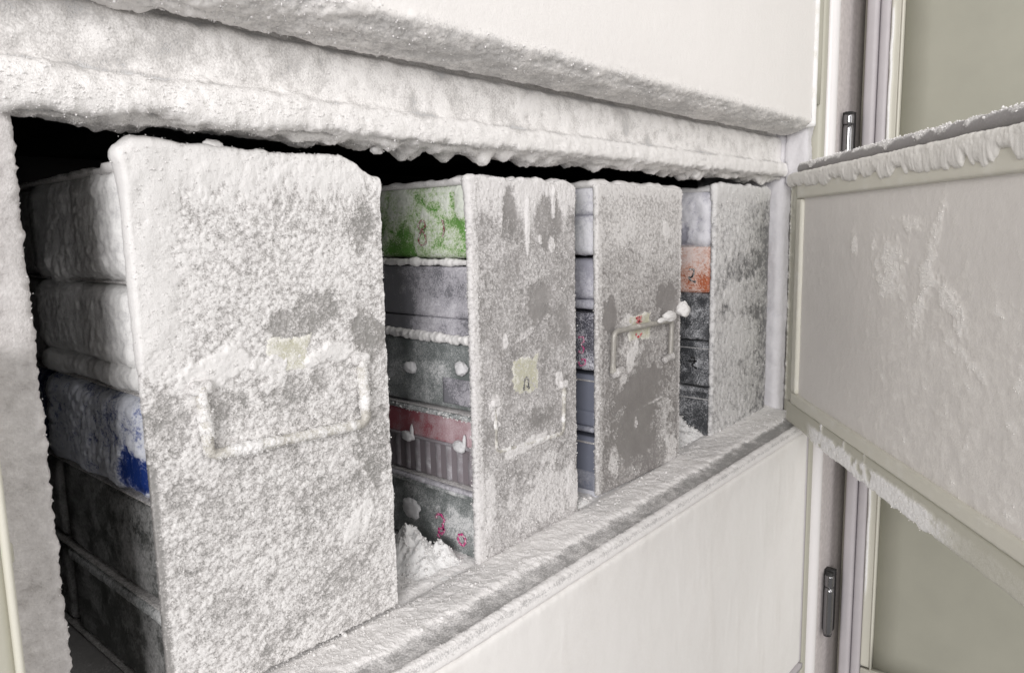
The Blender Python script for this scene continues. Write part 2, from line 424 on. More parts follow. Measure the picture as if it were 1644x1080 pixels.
# --- lintel between the upper compartment and this one
def lin_t(P, N):
    x, y, z = P.T
    left = 1 - sstep(0.12, 0.32, x)
    under = sstep(0.2, 0.8, -N[:, 2])
    lip = sstep(0.289, 0.294, z) * (1 - sstep(0.304, 0.309, z)) * sstep(0.0, 0.5, -N[:, 1])
    inside = sstep(0.004, 0.02, y)
    big = fbm(P, 0.03, 3, 11); mid = fbm(P, 0.011, 3, 12)
    # lumps hanging off the lower edge
    q = np.stack([x / 1.0, y * 0.7, z * 0.0], 1)
    lobes = np.clip(1.15 - 1.5 * worley(q, 0.0135, 21), 0, 1) * sstep(0.20, 0.27, x) * (0.75 + 0.9 * perlin(q / 0.05, 22)) * sstep(-0.012, -0.002, y)
    d = 0.0012 * left * (1 + big) + 0.0006 * mid + 0.0004 * big
    d = d + lip * (0.0006 + 0.0007 * fbm(P * [0.5, 1, 1], 0.006, 3, 16)) + 0.0009 * gran(P * [0.55, 1, 1], 4, 0.0035) * (0.4 + 0.35 * lip + 1.3 * under) + 0.0010 * under * fbm(P * [0.35, 1, 1], 0.006, 3, 17)
    d = d + 0.0026 * left * np.clip(fbm(P * [0.6, 1, 1], 0.018, 4, 15) + 0.1, 0, 1)
    crumb = np.clip(1.1 - 1.4 * worley(P * [0.8, 1, 1], 0.0065, 25), 0, 1) * sstep(0.0, 0.5, fbm(P * [0.6, 1, 1], 0.02, 3, 26))
    d = d + 0.0014 * crumb * (np.exp(-((z - 0.3095) / 0.0035) ** 2) * (y < -0.004) + 0.6 * under + 0.4 * left)
    v = N * d[:, None]
    front = sstep(0.03, 0.008, y) if False else (1 - sstep(0.010, 0.03, y))
    v[:, 2] -= under * front * (0.0075 * np.clip(lobes, 0, 1) + 0.0010 * np.clip(mid, -0.5, 1) + 0.003 * left * np.clip(big, -0.3, 1))
    v[:, 1] -= under * front * 0.0015 * lobes
    crk = np.exp(-((y + 0.0095 + 0.0022 * fbm(P * [0.6, 0, 0], 0.02, 3, 34)) / 0.0013) ** 2) * under * sstep(-0.15, 0.2, fbm(P * [0.5, 1, 1], 0.012, 3, 35))
    crk2 = np.exp(-((z - 0.3098 - 0.0009 * fbm(P * [1, 0, 0], 0.02, 3, 36)) / 0.0009) ** 2) * (y < -0.004) * (z < 0.33) * sstep(-0.3, 0.2, fbm(P * [0.6, 1, 1], 0.012, 3, 37))
    seam = np.maximum(crk, 0.9 * crk2)
    v += -N * (0.0020 * seam)[:, None]
    fr = 0.72 + 0.4 * lip + 0.28 * mid + 0.2 * big - 0.12 * left - 0.05 * under - 0.75 * seam - 0.3 * sstep(0.334, 0.340, z) * (y < -0.003)  # less coverage at left puts that end's dimmer light into the colour
    fr = fr - 0.35 * sstep(0.25, 0.6, fbm(P, 0.05, 3, 33)) * (z > 0.3)
    fr = fr - 0.6 * inside
    return v, np.clip(fr, 0.05, 1.3)
lin_prof = [(0.012, 0.2925), (0.0, 0.2925), (-0.010, 0.2948), (-0.0145, 0.2958), (-0.0165, 0.2978), (-0.0155, 0.3065), (-0.0140, 0.3090), (-0.0100, 0.3102),
            (-0.008, 0.313), (-0.0085, 0.333), (-0.007, 0.3375), (-0.002, 0.340), (0.0, 0.352), (0.02, 0.352), (0.045, 0.34), (0.05, 0.312), (0.03, 0.298)]
XS = xgrid(0.03, 0.874)
lintel = sweep('lintel', lin_prof, XS, RIME, fz, lin_t, 0.0012)

crystals(lintel, 9000, (0.0003, 0.0010), CRYS, fz, 'lintel_frost', lo=0.6, seed=31, where=lambda W, n: W[:, 1] < 0.008, weight=lambda W, n: (0.35 + 1.0 * (W[:, 2] < 0.311)) / (0.2 + W[:, 0]) ** 1.2)
# --- shelf front with groove and snow
def tilt(x):
    return 0.030 * np.clip(x - 0.29, 0, 1)
def sh_t(P, N):
    x, y, z = P.T
    up = sstep(0.1, 0.8, N[:, 2])
    big = fbm(P, 0.02, 3, 41); gr = gran(P, 42, 0.0048); fine = gran(P, 48, 0.0022); mid = fbm(P, 0.008, 3, 45)
    soft_ = 0.0035 * fbm(P, 0.010, 3, 49)
    snow = up * sstep(-0.0400, -0.0300, y + soft_) * (1 - sstep(0.03, 0.07, y))
    groove = (1 - sstep(-0.0390, -0.0325, y + soft_)) * sstep(-0.0515, -0.0490, y + 0.0014 * fbm(P, 0.006, 2, 46))
    ridge = np.exp(-((y + 0.0525) / 0.0030) ** 2) * up
    d = snow * (0.0012 + 0.0009 * big + 0.0007 * gr + 0.0009 * fine + 0.0007 * mid)
    d = d * (1 - 0.85 * np.exp(-((y - 0.002) / 0.0045) ** 2) * (1 - sstep(0.62, 0.72, x)))
    d = d + ridge * (0.0003 + 0.0008 * big + 0.0009 * fine) + 0.0003 * fine
    d = d + snow * 0.003 * sstep(0.62, 0.72, x) * np.exp(-((y - 0.001 - 0.003 * big) / 0.008) ** 2)
    streak = np.exp(-((y + 0.0562) / 0.0016) ** 2) * sstep(0.15, 0.45, fbm(P * [1, 0.2, 0.2], 0.03, 3, 50))
    fr = 0.15 + 1.0 * snow * (0.78 + 0.3 * gr + 0.12 * mid) + ridge * (0.95 + 0.4 * mid + 0.3 * big) + (1 - up) * (0.9 + 0.3 * mid)
    fr = fr * (1 - groove) + groove * (0.42 - 0.22 * sstep(0.35, 0.8, x) + 0.3 * np.clip(mid, -0.3, 1) + 0.2 * np.clip(big, -0.5, 1))
    fr = fr - 0.8 * sstep(0.07, 0.16, y)
    v = N * d[:, None]; v[:, 2] += tilt(x)
    return v, np.clip(fr, 0.0, 1.3)
sh_prof = [(0.16, -0.002), (0.06, -0.0015), (0.0, -0.001), (-0.012, -0.0006), (-0.030, -0.0008), (-0.0355, -0.0022), (-0.049, -0.0038),
           (-0.0508, -0.0030), (-0.0540, -0.0042), (-0.0568, -0.0075), (-0.0576, -0.0125), (-0.050, -0.0132), (-0.03, -0.026), (0.06, -0.026), (0.16, -0.026)]
shelf = sweep('shelf', sh_prof, XS, GASK, fz, sh_t, 0.0013)
crystals(shelf, 16000, (0.0004, 0.0012), CRYS, fz, 'shelf_frost', lo=0.6, where=lambda W, n: (W[:, 1] < 0.06) & (n[:, 2] > 0.2),
         weight=lambda W, n: 1 / (0.25 + W[:, 0]) ** 1.2)

crystals(shelf, 350, (0.0013, 0.0036), CRYS, fz, 'shelf_frost', lo=0.7, seed=9, where=lambda W, n: (W[:, 1] < 0.01) & (W[:, 1] > -0.036) & (n[:, 2] > 0.2), weight=lambda W, n: 1 / (0.25 + W[:, 0]) ** 1.2 * (fbm(W, 0.04, 2, 55) > 0.0), out=0.05)
# --- compartment liner behind everything, darkened in colour to deepen the shade inside
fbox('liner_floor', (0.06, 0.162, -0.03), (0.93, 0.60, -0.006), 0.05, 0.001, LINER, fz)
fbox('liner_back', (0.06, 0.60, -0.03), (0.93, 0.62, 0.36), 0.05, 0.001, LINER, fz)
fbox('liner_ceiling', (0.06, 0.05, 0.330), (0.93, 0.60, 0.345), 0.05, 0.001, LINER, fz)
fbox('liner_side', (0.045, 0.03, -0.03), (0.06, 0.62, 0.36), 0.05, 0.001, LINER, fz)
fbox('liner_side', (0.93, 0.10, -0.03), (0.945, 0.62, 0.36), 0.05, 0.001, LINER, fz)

# --- frosted post on the left
def post_t(P, N):
    gr = gran(P, 51, 0.003); b = fbm(P, 0.02, 3, 52); m = fbm(P, 0.005, 3, 53)
    edge = sstep(0.3, 0.9, N[:, 0])
    d = 0.0006 * b + 0.0004 * m + 0.0005 * gr + edge * (0.0010 * gr + 0.0009 * m)
    return d, np.clip(0.5 + 0.25 * m + 0.15 * b, 0, 1)
POSTM = frost_mat('frosted_post', (0.42, 0.40, 0.39), speck=0.25, thin=(0.55, 0.53, 0.52), cover=(0.70, 0.68, 0.67), grain=0.0014, bump=0.5)
post = fbox('left_post', (0.060, -0.012, -0.20), (0.0985, 0.03, 0.308), (0.0012, 0.0015, 0.0012), 0.003, POSTM, fz, post_t)
crystals(post, 900, (0.0003, 0.0009), CRYS, fz, 'post_frost', lo=0.2, where=lambda W, n: (n[:, 0] > 0.3) & (W[:, 2] > -0.1))
def few(P, N):
    return 0.0 * P[:, 0], np.clip(0.35 * fbm(P, 0.03, 3, 54) - 0.02, 0, 0.6)
fbox('left_trim', (0.02, -0.030, -0.25), (0.0755, -0.012, 0.19), (0.004, 0.004, 0.004), 0.003, CREAMD, fz, few)
fbox('left_bead', (0.0745, -0.0325, -0.25), (0.0775, -0.012, 0.20), (0.002, 0.002, 0.01), 0.0012, CREAM, fz, few)
fbox('latch_pin', (0.0776, -0.0185, 0.1105), (0.0816, -0.0122, 0.1200), 0.0008, 0.002, CREAMD, fz, few)

# --- right jamb
def jamb_t(P, N):
    gr = gran(P, 61, 0.004); b = fbm(P, 0.03, 3, 62)
    d = 0.0022 * b + 0.0011 * gr
    return d, np.clip(0.85 + 0.35 * b + 0.3 * gr, 0, 1.1)
JAMBM = frost_mat('frosted_jamb', (0.42, 0.42, 0.46), speck=0.3, thin=(0.55, 0.55, 0.60), cover=(0.68, 0.67, 0.69), grain=0.0016, bump=0.4)
fbox('right_jamb', (0.8755, -0.012, -0.010), (0.9085, 0.10, 0.40), 0.0022, 0.008, JAMBM, fz, jamb_t)
fbox('jamb_recess', (0.908, 0.0, -0.010), (0.93, 0.10, 0.325), 0.02, 0.003, FACEM, fz)

# --- cabinet front strips to the right of the inner doors (tall vertical trims)
ZL, ZH = -0.75, 0.85
fbox('front_gap', (0.867, -0.026, 0.37), (0.8755, -0.0135, ZH), (0.01, 0.01, 0.1), 0.001, FACEM, fz)
fbox('front_gap', (0.867, -0.026, ZL), (0.8755, -0.0135, -0.011), (0.01, 0.01, 0.1), 0.001, FACEM, fz)
fbox('front_trim', (0.8925, -0.0465, ZL), (0.9085, -0.013, ZH), (0.004, 0.004, 0.05), 0.003, CREAMD, fz, few)
fbox('front_trim', (0.8765, -0.0455, ZL), (0.8920, -0.013, -0.012), (0.004, 0.004, 0.05), 0.002, CREAMD, fz, few)
fbox('frost_web', (0.8760, -0.0380, 0.285), (0.8920, -0.0125, 0.372), 0.0022, 0.004, JAMBM, fz, jamb_t)
fbox('front_trim', (0.8765, -0.0455, 0.3725), (0.8920, -0.013, ZH), (0.004, 0.004, 0.05), 0.002, CREAMD, fz, few)
tube('white_bead', [(0.9185, -0.044, ZL), (0.9185, -0.044, ZH)], 0.0098, BEAD, fz, step=0.1, seg=24)
fbox('front_trim', (0.9285, -0.0455, ZL), (0.941, -0.013, ZH), (0.01, 0.01, 0.05), 0.003, CREAM, fz, few)
fbox('cabinet_front', (0.9415, -0.0425, ZL), (1.10, 0.0, ZH), (0.02, 0.01, 0.1), 0.001, FACEM, fz)

def hinge(z0, z1):
    """hinge barrel with rings and a dark end"""
    x, y = 0.9700, -0.0515
    h = thing('tmp', '', '', (x, y, z0)); del h['label']; del h['category']
    h.name = 'hinge'; h.parent = fz; h.location = np.array([x, y, z0]) - np.array(fz.location)
    n = 4; L = z1 - z0; cuts = [0, 0.16, 0.52, 0.86, 1.0] if L > 0.09 else [0, 0.80, 1.0]
    for a, b in zip(cuts[:-1], cuts[1:]):
        tube('barrel', [(x, y, z0 + a * L + 0.0006), (x, y, z0 + b * L - 0.0006)], [0.0054, 0.0060, 0.0060, 0.0060, 0.0060, 0.0060, 0.0060, 0.0060, 0.0060, 0.0054], CHROME, h, step=(b - a) * L / 12, seg=28)
    tube('pin', [(x, y, z0 - 0.001), (x, y, z1 + 0.003)], 0.0050, BLACK, h, step=0.01, seg=20)
    fbox('hinge_leaf', (x + 0.004, y - 0.004, z0 + 0.002), (x + 0.016, y + 0.0088, z1 + 0.004), 0.01, 0.001, BLACK, h)
hinge(0.309, 0.369)
hinge(-0.301, -0.217)

# --- closed upper inner door
def up_t(P, N):
    x, y, z = P.T
    low = 1 - sstep(0.348, 0.360, z + 0.0028 * fbm(P * [0.45, 1, 1], 0.012, 4, 70))
    gr = gran(P * [0.5, 1, 1], 71, 0.003); b = fbm(P * [0.5, 1, 1], 0.014, 4, 72)
    left = 1 - sstep(0.16, 0.34, x)
    d = low * (0.0004 + 0.0014 * gr + 0.0010 * b + 0.0030 * left * np.clip(b + 0.3, 0, 1)) + 0.00025 * fbm(P, 0.05, 2, 73)
    d = d + 0.0006 * np.exp(-((x - 0.72 - 0.01 * fbm(P * [0, 0, 1.0], 0.1, 2, 79)) / 0.004) ** 2) * sstep(0.38, 0.42, z) * sstep(-0.1, 0.3, fbm(P, 0.05, 2, 75))
    fr = np.where(low > 0.02, low * (0.28 + 0.38 * gr + 0.35 * b + 0.2 * left), 0) + (1 - low) * 1.0
    return d, np.clip(fr, 0, 1.2)
RIMEG = frost_mat('grey_rime_on_door', (0.50, 0.49, 0.48), speck=0.40, thin=(0.62, 0.61, 0.60), cover=(0.86, 0.84, 0.82), grain=0.0013, bump=0.35)
ud = sweep('upper_inner_door', [(-0.0445, 0.352), (-0.0450, 0.358), (-0.0452, 0.366), (-0.0454, 0.46), (-0.0454, 0.80), (-0.012, 0.80), (-0.010, 0.345), (-0.013, 0.3405), (-0.022, 0.3415), (-0.034, 0.3445)],
           xgrid(0.03, 0.864, 0.0024), RIMEG, fz, up_t, 0.0011)
crystals(ud, 2500, (0.0005, 0.0016), CRYS, fz, 'door_edge_frost', lo=0.25, where=lambda W, n: (W[:, 2] < 0.356) & (W[:, 1] < -0.008), weight=lambda W, n: 1 / (0.2 + W[:, 0]))
def rim(P, N):
    return 0.0002 * fbm(P, 0.01, 2, 76), np.clip(0.7 + 0.3 * fbm(P, 0.01, 3, 77), 0, 1)
fbox('door_rim', (0.8645, -0.049, 0.346), (0.8715, -0.013, 0.80), 0.004, 0.003, CREAM, fz, rim)

# --- closed lower inner door
def low_t(P, N):
    x, y, z = P.T
    top = sstep(-0.030, -0.014, z)
    gr = gran(P, 81, 0.004); b = fbm(P, 0.03, 3, 82)
    streak = fbm(P * [1, 1, 0.25], 0.03, 3, 83)
    d = 0.0003 * b + top * (0.0006 * gr + 0.0004 * b) + 0.0002 * sstep(0.25, 0.6, streak)
    sl = 0.0
    mott = fbm(P * [1, 1, 0.5], 0.05, 4, 85)
    v = N * d[:, None]; v[:, 2] += tilt(x) * sstep(-0.25, -0.03, z)
    return v, np.clip(0.72 + 0.28 * mott - 0.75 * sl - 0.12 * sstep(0.3, 0.7, streak), 0, 1.2)
ld = fbox('lower_inner_door', (0.03, -0.0578, -0.283), (0.854, -0.0510, -0.0134), (xgrid(0.03, 0.854, 0.003), 0.003, 0.0022), 0.003, DOORW, fz, low_t)
fbox('door_rim', (0.8545, -0.0575, -0.284), (0.8590, -0.0285, 0.010), 0.004, 0.001, LILAC, fz)
fbox('door_rim', (0.03, -0.0605, -0.2915), (0.8590, -0.0285, -0.2845), 0.006, 0.002, LILAC, fz)
fbox('lower_frame', (0.03, -0.046, -0.36), (0.8655, -0.02, -0.295), 0.01, 0.002, CREAMD, fz)

# --- middle inner door, open: local frame s (away from hinge), n (towards the racks), z
HX, HY, AN = 0.832, -0.038, math.radians(39)
ds = np.array([-math.cos(AN), -math.sin(AN), 0.0]); dn = np.array([-math.sin(AN), math.cos(AN), 0.0])
H0 = np.array([HX, HY, 0.0])
def door_part(name, lo, hi, step, r, mat, parent, fn=None):
    P, N, F = box_grid(lo, hi, step, r)      # (s, n, z)
    fr = None
    if fn is not None:
        d, fr = fn(P, N); P = P + (N * d[:, None] if d.ndim == 1 else d)
    Wd = H0 + P[:, :1] * ds + P[:, 1:2] * dn + P[:, 2:] * np.array([0, 0, 1.0])
    return make(name, Wd, F[:, ::-1] if np.dot(np.cross(ds, dn), [0, 0, 1]) < 0 else F, mat, parent, fr)
dr = bpy.data.objects.new('open_inner_door', None); C.objects.link(dr); dr.parent = fz
dr.location = H0 - np.array(fz.location); dr.empty_display_size = 0.02
SM = 0.56
def soft(P, cx, cz, rx, rz, rot=0):
    dx = P[:, 0] - cx; dz = P[:, 2] - cz; c, sn = math.cos(rot), math.sin(rot)
    d = np.sqrt(((dx * c + dz * sn) / rx) ** 2 + ((-dx * sn + dz * c) / rz) ** 2) + 0.55 * fbm(P, 0.014, 4, 93) + 0.3 * fbm(P, 0.004, 2, 89)
    return 1 - sstep(0.1, 1.15, d)
def dpanel(P, N):
    s, n, z = P.T; Q = np.stack([s, 0 * s, z], 1)
    big = fbm(Q, 0.09, 4, 91); mid = fbm(Q, 0.016, 4, 92)
    c = lambda cx, cz, rx, rz, a=0: soft(Q, cx, cz, rx * 1.25, rz * 1.25, a)
    v = 0.95 * c(0.235, 0.205, 0.028, 0.026) + 1.1 * c(0.295, 0.205, 0.010, 0.045, -0.3) + 1.2 * c(0.325, 0.185, 0.026, 0.009, -0.7) + c(0.165, 0.222, 0.006, 0.012) \
        + 0.8 * c(0.27, 0.238, 0.02, 0.006) + 0.7 * c(0.35, 0.15, 0.03, 0.004, -0.4) + 0.8 * c(0.31, 0.245, 0.004, 0.004) + 0.7 * c(0.205, 0.222, 0.005, 0.005)
    lowr = sstep(0.14, 0.30, s) * (1 - sstep(0.17, 0.22, z))
    st = fbm(Q * [1.0, 1, 2.2], 0.012, 4, 88)
    T = 0.9 * v + (0.12 + 0.88 * lowr) * (0.28 + 0.40 * mid + 0.35 * st) + 0.30 * sstep(0.3, 0.8, mid) + 0.10
    gr = gran(P, 94, 0.0035)
    d = 0.0006 * np.clip(v, 0, 1) * (0.4 + gr) + lowr * 0.00012 * (mid + gr) + 0.00015 * mid + 0.00012 * (0.15 + lowr) * sstep(0.0, 0.6, st) * (0.5 + gr)
    d = d + 0.0003 * big
    return d, np.clip(T * 0.8 + 0.10 * big, 0, 1)
dp = door_part('door_panel', (0.030, -0.018, 0.050), (SM, -0.0035, 0.272), (0.0012, 0.004, 0.0012), 0.001, PANEL, dr, dpanel)
def dfr(P, N):
    return 0.0002 * fbm(P, 0.01, 2, 95), np.clip(0.12 + 0.30 * fbm(P, 0.02, 3, 96), 0, 1)
# raised cream border (four strips, butted)
door_part('border_strip', (0.018, -0.018, 0.2665), (SM, 0.0005, 0.2835), (0.004, 0.003, 0.002), 0.002, CREAM, dr, dfr)
door_part('border_strip', (0.018, -0.018, 0.0425), (SM, 0.0005, 0.0550), (0.004, 0.003, 0.002), 0.002, CREAM, dr, dfr)
door_part('border_strip', (0.018, -0.018, 0.0552), (0.0335, 0.0005, 0.2663), (0.002, 0.003, 0.004), 0.002, CREAM, dr, dfr)
# olive rebate outside the border
def olive_low(P, N):
    s, n, z = P.T; Q = np.stack([s, 0 * s, z], 1)
    m = fbm(Q, 0.02, 4, 97); low = 1 - sstep(0.026, 0.042, z + 0.010 * m)
    T = sstep(-0.1, 0.35, m + 0.9 * low - 0.30) * sstep(0.05, 0.10, s) * (1 - 0.7 * sstep(0.3, 0.38, s))
    gr = gran(P, 98, 0.0035)
    v = N * (T * (0.0008 + 0.0013 * gr))[:, None]; v[:, 2] -= T * low * 0.0020 * np.clip(0.4 + fbm(Q, 0.016, 2, 90), 0, 1.3)
    return v, np.clip(T * (0.6 + 0.5 * gr), 0, 1.1)
ol = door_part('rebate', (0.0, -0.018, 0.018), (SM, -0.0015, 0.0423), (0.0014, 0.002, 0.0012), 0.003, CREAMD, dr, olive_low)
def olive_side(P, N):
    gr = gran(P, 99, 0.003); e = 1 - sstep(-0.003, 0.003, P[:, 0])
    T = e * (0.6 + 0.6 * sstep(-0.2, 0.3, fbm(P, 0.012, 3, 100))) + 0.35 * sstep(0.1, 0.5, fbm(P, 0.012, 3, 101))
    return T * 0.0026 * gr, np.clip(T * gr + 0.05, 0, 1)
os_ = door_part('rebate', (-0.0035, -0.018, 0.0425), (0.0178, -0.0015, 0.2835), (0.0012, 0.002, 0.0014), 0.003, CREAMD, dr, olive_side)
# frost ledge with drips running down over the border
def ledge(P, N):
    s, n, z = P.T; Q1 = np.stack([s, 0 * s, 0 * s], 1)
    dr_ = fbm(Q1, 0.022, 3, 101); sh = np.clip(0.9 - 1.4 * worley(Q1, 0.016, 102), 0, 1) ** 2
    gr = gran(P, 103, 0.004)
    lowf = 1 - sstep(0.2825, 0.287, z)
    v = N * (0.0006 + 0.0011 * gr + 0.0008 * fbm(P, 0.015, 3, 104))[:, None]
    rag = fbm(Q1, 0.007, 3, 108)
    v[:, 2] -= lowf * (0.0035 + 0.0060 * sstep(-0.25, 0.25, dr_ + 0.12 * rag) - 0.0028 * (1 - sstep(-0.3, -0.05, dr_)) + 0.0075 * sh + 0.0005 * rag) * np.clip(0.5 + 1.6 * s, 0.5, 1.15)
    v[:, 1] -= lowf * 0.0010
    return v, np.clip(0.75 + 0.3 * fbm(P, 0.012, 3, 105) + 0.2 * gr, 0, 1.2)
LEDG = frost_mat('cream_tinged_frost', (0.6, 0.59, 0.55), speck=0.25, thin=(0.68, 0.665, 0.62), cover=(0.76, 0.745, 0.71), grain=0.0013, bump=0.35)
lg = door_part('frost_ledge', (-0.004, -0.016, 0.2836), (SM, 0.0030, 0.2930), (0.0009, 0.0012, 0.0009), 0.002, LEDG, dr, ledge)
door_part('rebate', (0.0, -0.018, 0.2640 + 0.0197), (SM, -0.0018, 0.2925), (0.01, 0.004, 0.004), 0.001, CREAMD, dr, None)
# rubber tube gasket along the top edge, rimed
def gsk(P, N):
    gr = gran(P, 106, 0.003); m = fbm(P, 0.02, 3, 107)
    T = sstep(-0.3, 0.5, m + 1.1 * N[:, 2] - 0.45)
    return T * 0.0016 * gr, np.clip(T * (0.3 + 0.8 * gr) + 0.03, 0, 1)
gl = lambda s, n, z: tuple(H0 + s * ds + n * dn + np.array([0, 0, z]))
gk = tube('gasket', [gl(-0.002, -0.012, 0.2990), gl(SM, -0.012, 0.3015)], 0.0056, frost_mat('rimed_rubber', (0.26, 0.25, 0.25), speck=0.5, thin=(0.42, 0.41, 0.41), cover=(0.74, 0.73, 0.72)), dr, gsk, seg=28, step=0.0014)
crystals(gk, 2500, (0.0005, 0.0018), CRYS, dr, 'gasket_frost', lo=0.3)
crystals(ol, 1500, (0.0004, 0.0013), LEDG, dr, 'rebate_frost', lo=0.45)
crystals(os_, 300, (0.0004, 0.0013), LEDG, dr, 'rebate_frost', lo=0.15)
crystals(dp, 5000, (0.0004, 0.0011), LEDG, dr, 'panel_frost', lo=0.6)
door_part('door_slab', (-0.003, -0.040, 0.020), (SM, -0.0185, 0.292), 0.02, 0.004, CREAMD, dr)

# --- outer door, swung out on the right, its liner facing the compartment
od = bpy.data.objects.new('outer_door', None); C.objects.link(od); od.parent = fz
od.location = np.array([1.0, -0.05, -0.4]) - np.array(fz.location); od.empty_display_size = 0.02
X0 = 0.999
fbox('door_shell', (X0 + 0.014, -0.80, -0.75), (X0 + 0.09, -0.050, 0.85), 0.05, 0.006, CREAMD, od)
fbox('door_gasket', (X0 - 0.010, -0.0735, -0.75), (X0 + 0.0135, -0.0605, 0.85), (0.002, 0.002, 0.05), 0.004, LILAC, od)
fbox('door_gasket', (X0 - 0.004, -0.0855, -0.75), (X0 + 0.0135, -0.0740, 0.85), (0.002, 0.002, 0.05), 0.004, LILAC, od)
def odf(P, N):
    s = np.exp(-((P[:, 1] + 0.0885 + 0.0008 * fbm(P * [0, 0, 1.0], 0.05, 2, 111)) / 0.0016) ** 2) * sstep(-0.35, -0.05, fbm(P * [0, 0, 1.0], 0.22, 3, 112))
    return s * 0.0022 * (0.4 + gran(P, 113, 0.004)), np.clip(0.05 + s, 0, 1)
fbox('liner_frame', (X0 - 0.001, -0.0975, -0.585 + 0.24), (X0 + 0.0135, -0.0858, 0.85), (0.0015, 0.0009, 0.003), 0.002, CREAM, od, odf)
fbox('liner_bead', (X0 - 0.004, -0.1005, -0.345), (X0 + 0.0135, -0.0978, 0.85), (0.002, 0.001, 0.05), 0.001, CREAM, od)
fbox('liner_panel', (X0 + 0.002, -0.78, -0.344), (X0 + 0.0135, -0.1007, 0.85), 0.03, 0.001, OUTER, od)
fbox('liner_bead', (X0 - 0.004, -0.78, -0.3475), (X0 + 0.0135, -0.0978, -0.3452), (0.002, 0.05, 0.001), 0.001, CREAM, od)
fbox('liner_frame', (X0 - 0.001, -0.78, -0.40), (X0 + 0.0135, -0.0860, -0.3477), (0.002, 0.05, 0.003), 0.002, CREAM, od)
fbox('liner_panel', (X0 + 0.002, -0.78, -0.74), (X0 + 0.0135, -0.0860, -0.4003), 0.03, 0.001, OUTER, od)

# =================================================================== RACKS
LV = [0.0, 0.055, 0.110, 0.1645, 0.2185]
def make_rack(x0, x1, label, zb, zt, t, mat, amp, g, seed, step, ncr, cry=(0.0004, 0.0014), wcr=None, step_x=None, cap=0.0):
    ztp = min(0.2742, zt - 0.002)
    rk = thing('steel_rack', label, 'rack', ((x0 + x1) / 2, 0.0, 0.0), 'upright steel racks of frozen boxes')
    f0 = frost_fn(t, amp, g, seed)
    def f1(P, N):
        d, fr = f0(P, N); v = N * d[:, None] if d.ndim == 1 else d
        if cap:
            k = sstep(zt - 0.010, zt - 0.001, P[:, 2]); m = fbm(P * [1, 1, 0], 0.016, 3, seed + 9)
            v[:, 2] += k * cap * (0.6 + 0.8 * m); v[:, 0] -= k * cap * 0.35 * (P[:, 0] < x0 + 0.006) * sstep(0, 0.5, -N[:, 0])
            v[:, 2] -= cap * 1.0 * k * sstep(x1 - 0.014, x1, P[:, 0])
        return v, fr
    fp = fbox('front_panel', (x0, -0.0005, zb), (x1, 0.0026, zt), (step_x or step, 0.0011, step), 0.0011, mat, rk, f1)
    if ncr: crystals(fp, ncr, cry, CRYS, rk, seed=seed, where=lambda W, n: W[:, 1] < 0.004, weight=wcr)
    fbox('top_plate', (x0 + 0.001, 0.0032, ztp), (x1 - 0.001, 0.50, ztp + 0.0012), (0.0025, 0.0025, 0.0006), 0.0005, mat, rk, lambda P, N: (np.clip(N[:, 2] + 0.3 * (N[:, 2] > -0.3) * np.abs(N[:, 0]), 0, 1) * np.exp(-P[:, 1] / 0.12) * (0.005 + 0.004 * fbm(P, 0.018, 3, seed + 1)), 0.9 * np.exp(-P[:, 1] / 0.3)))
    fbox('back_panel', (x0 + 0.001, 0.4995, 0.0), (x1 - 0.001, 0.501, 0.275), 0.03, 0.0004, mat, rk)
    for z in LV:
        fbox('shelf_plate', (x0 + 0.002, 0.0032, z - 0.0006), (x1 - 0.002, 0.499, z + 0.0006), (0.01, 0.01, 0.0006), 0.0005, mat, rk,
             lambda P, N: (0 * P[:, 0], 0.4 + 0 * P[:, 0]))
    return rk, fp

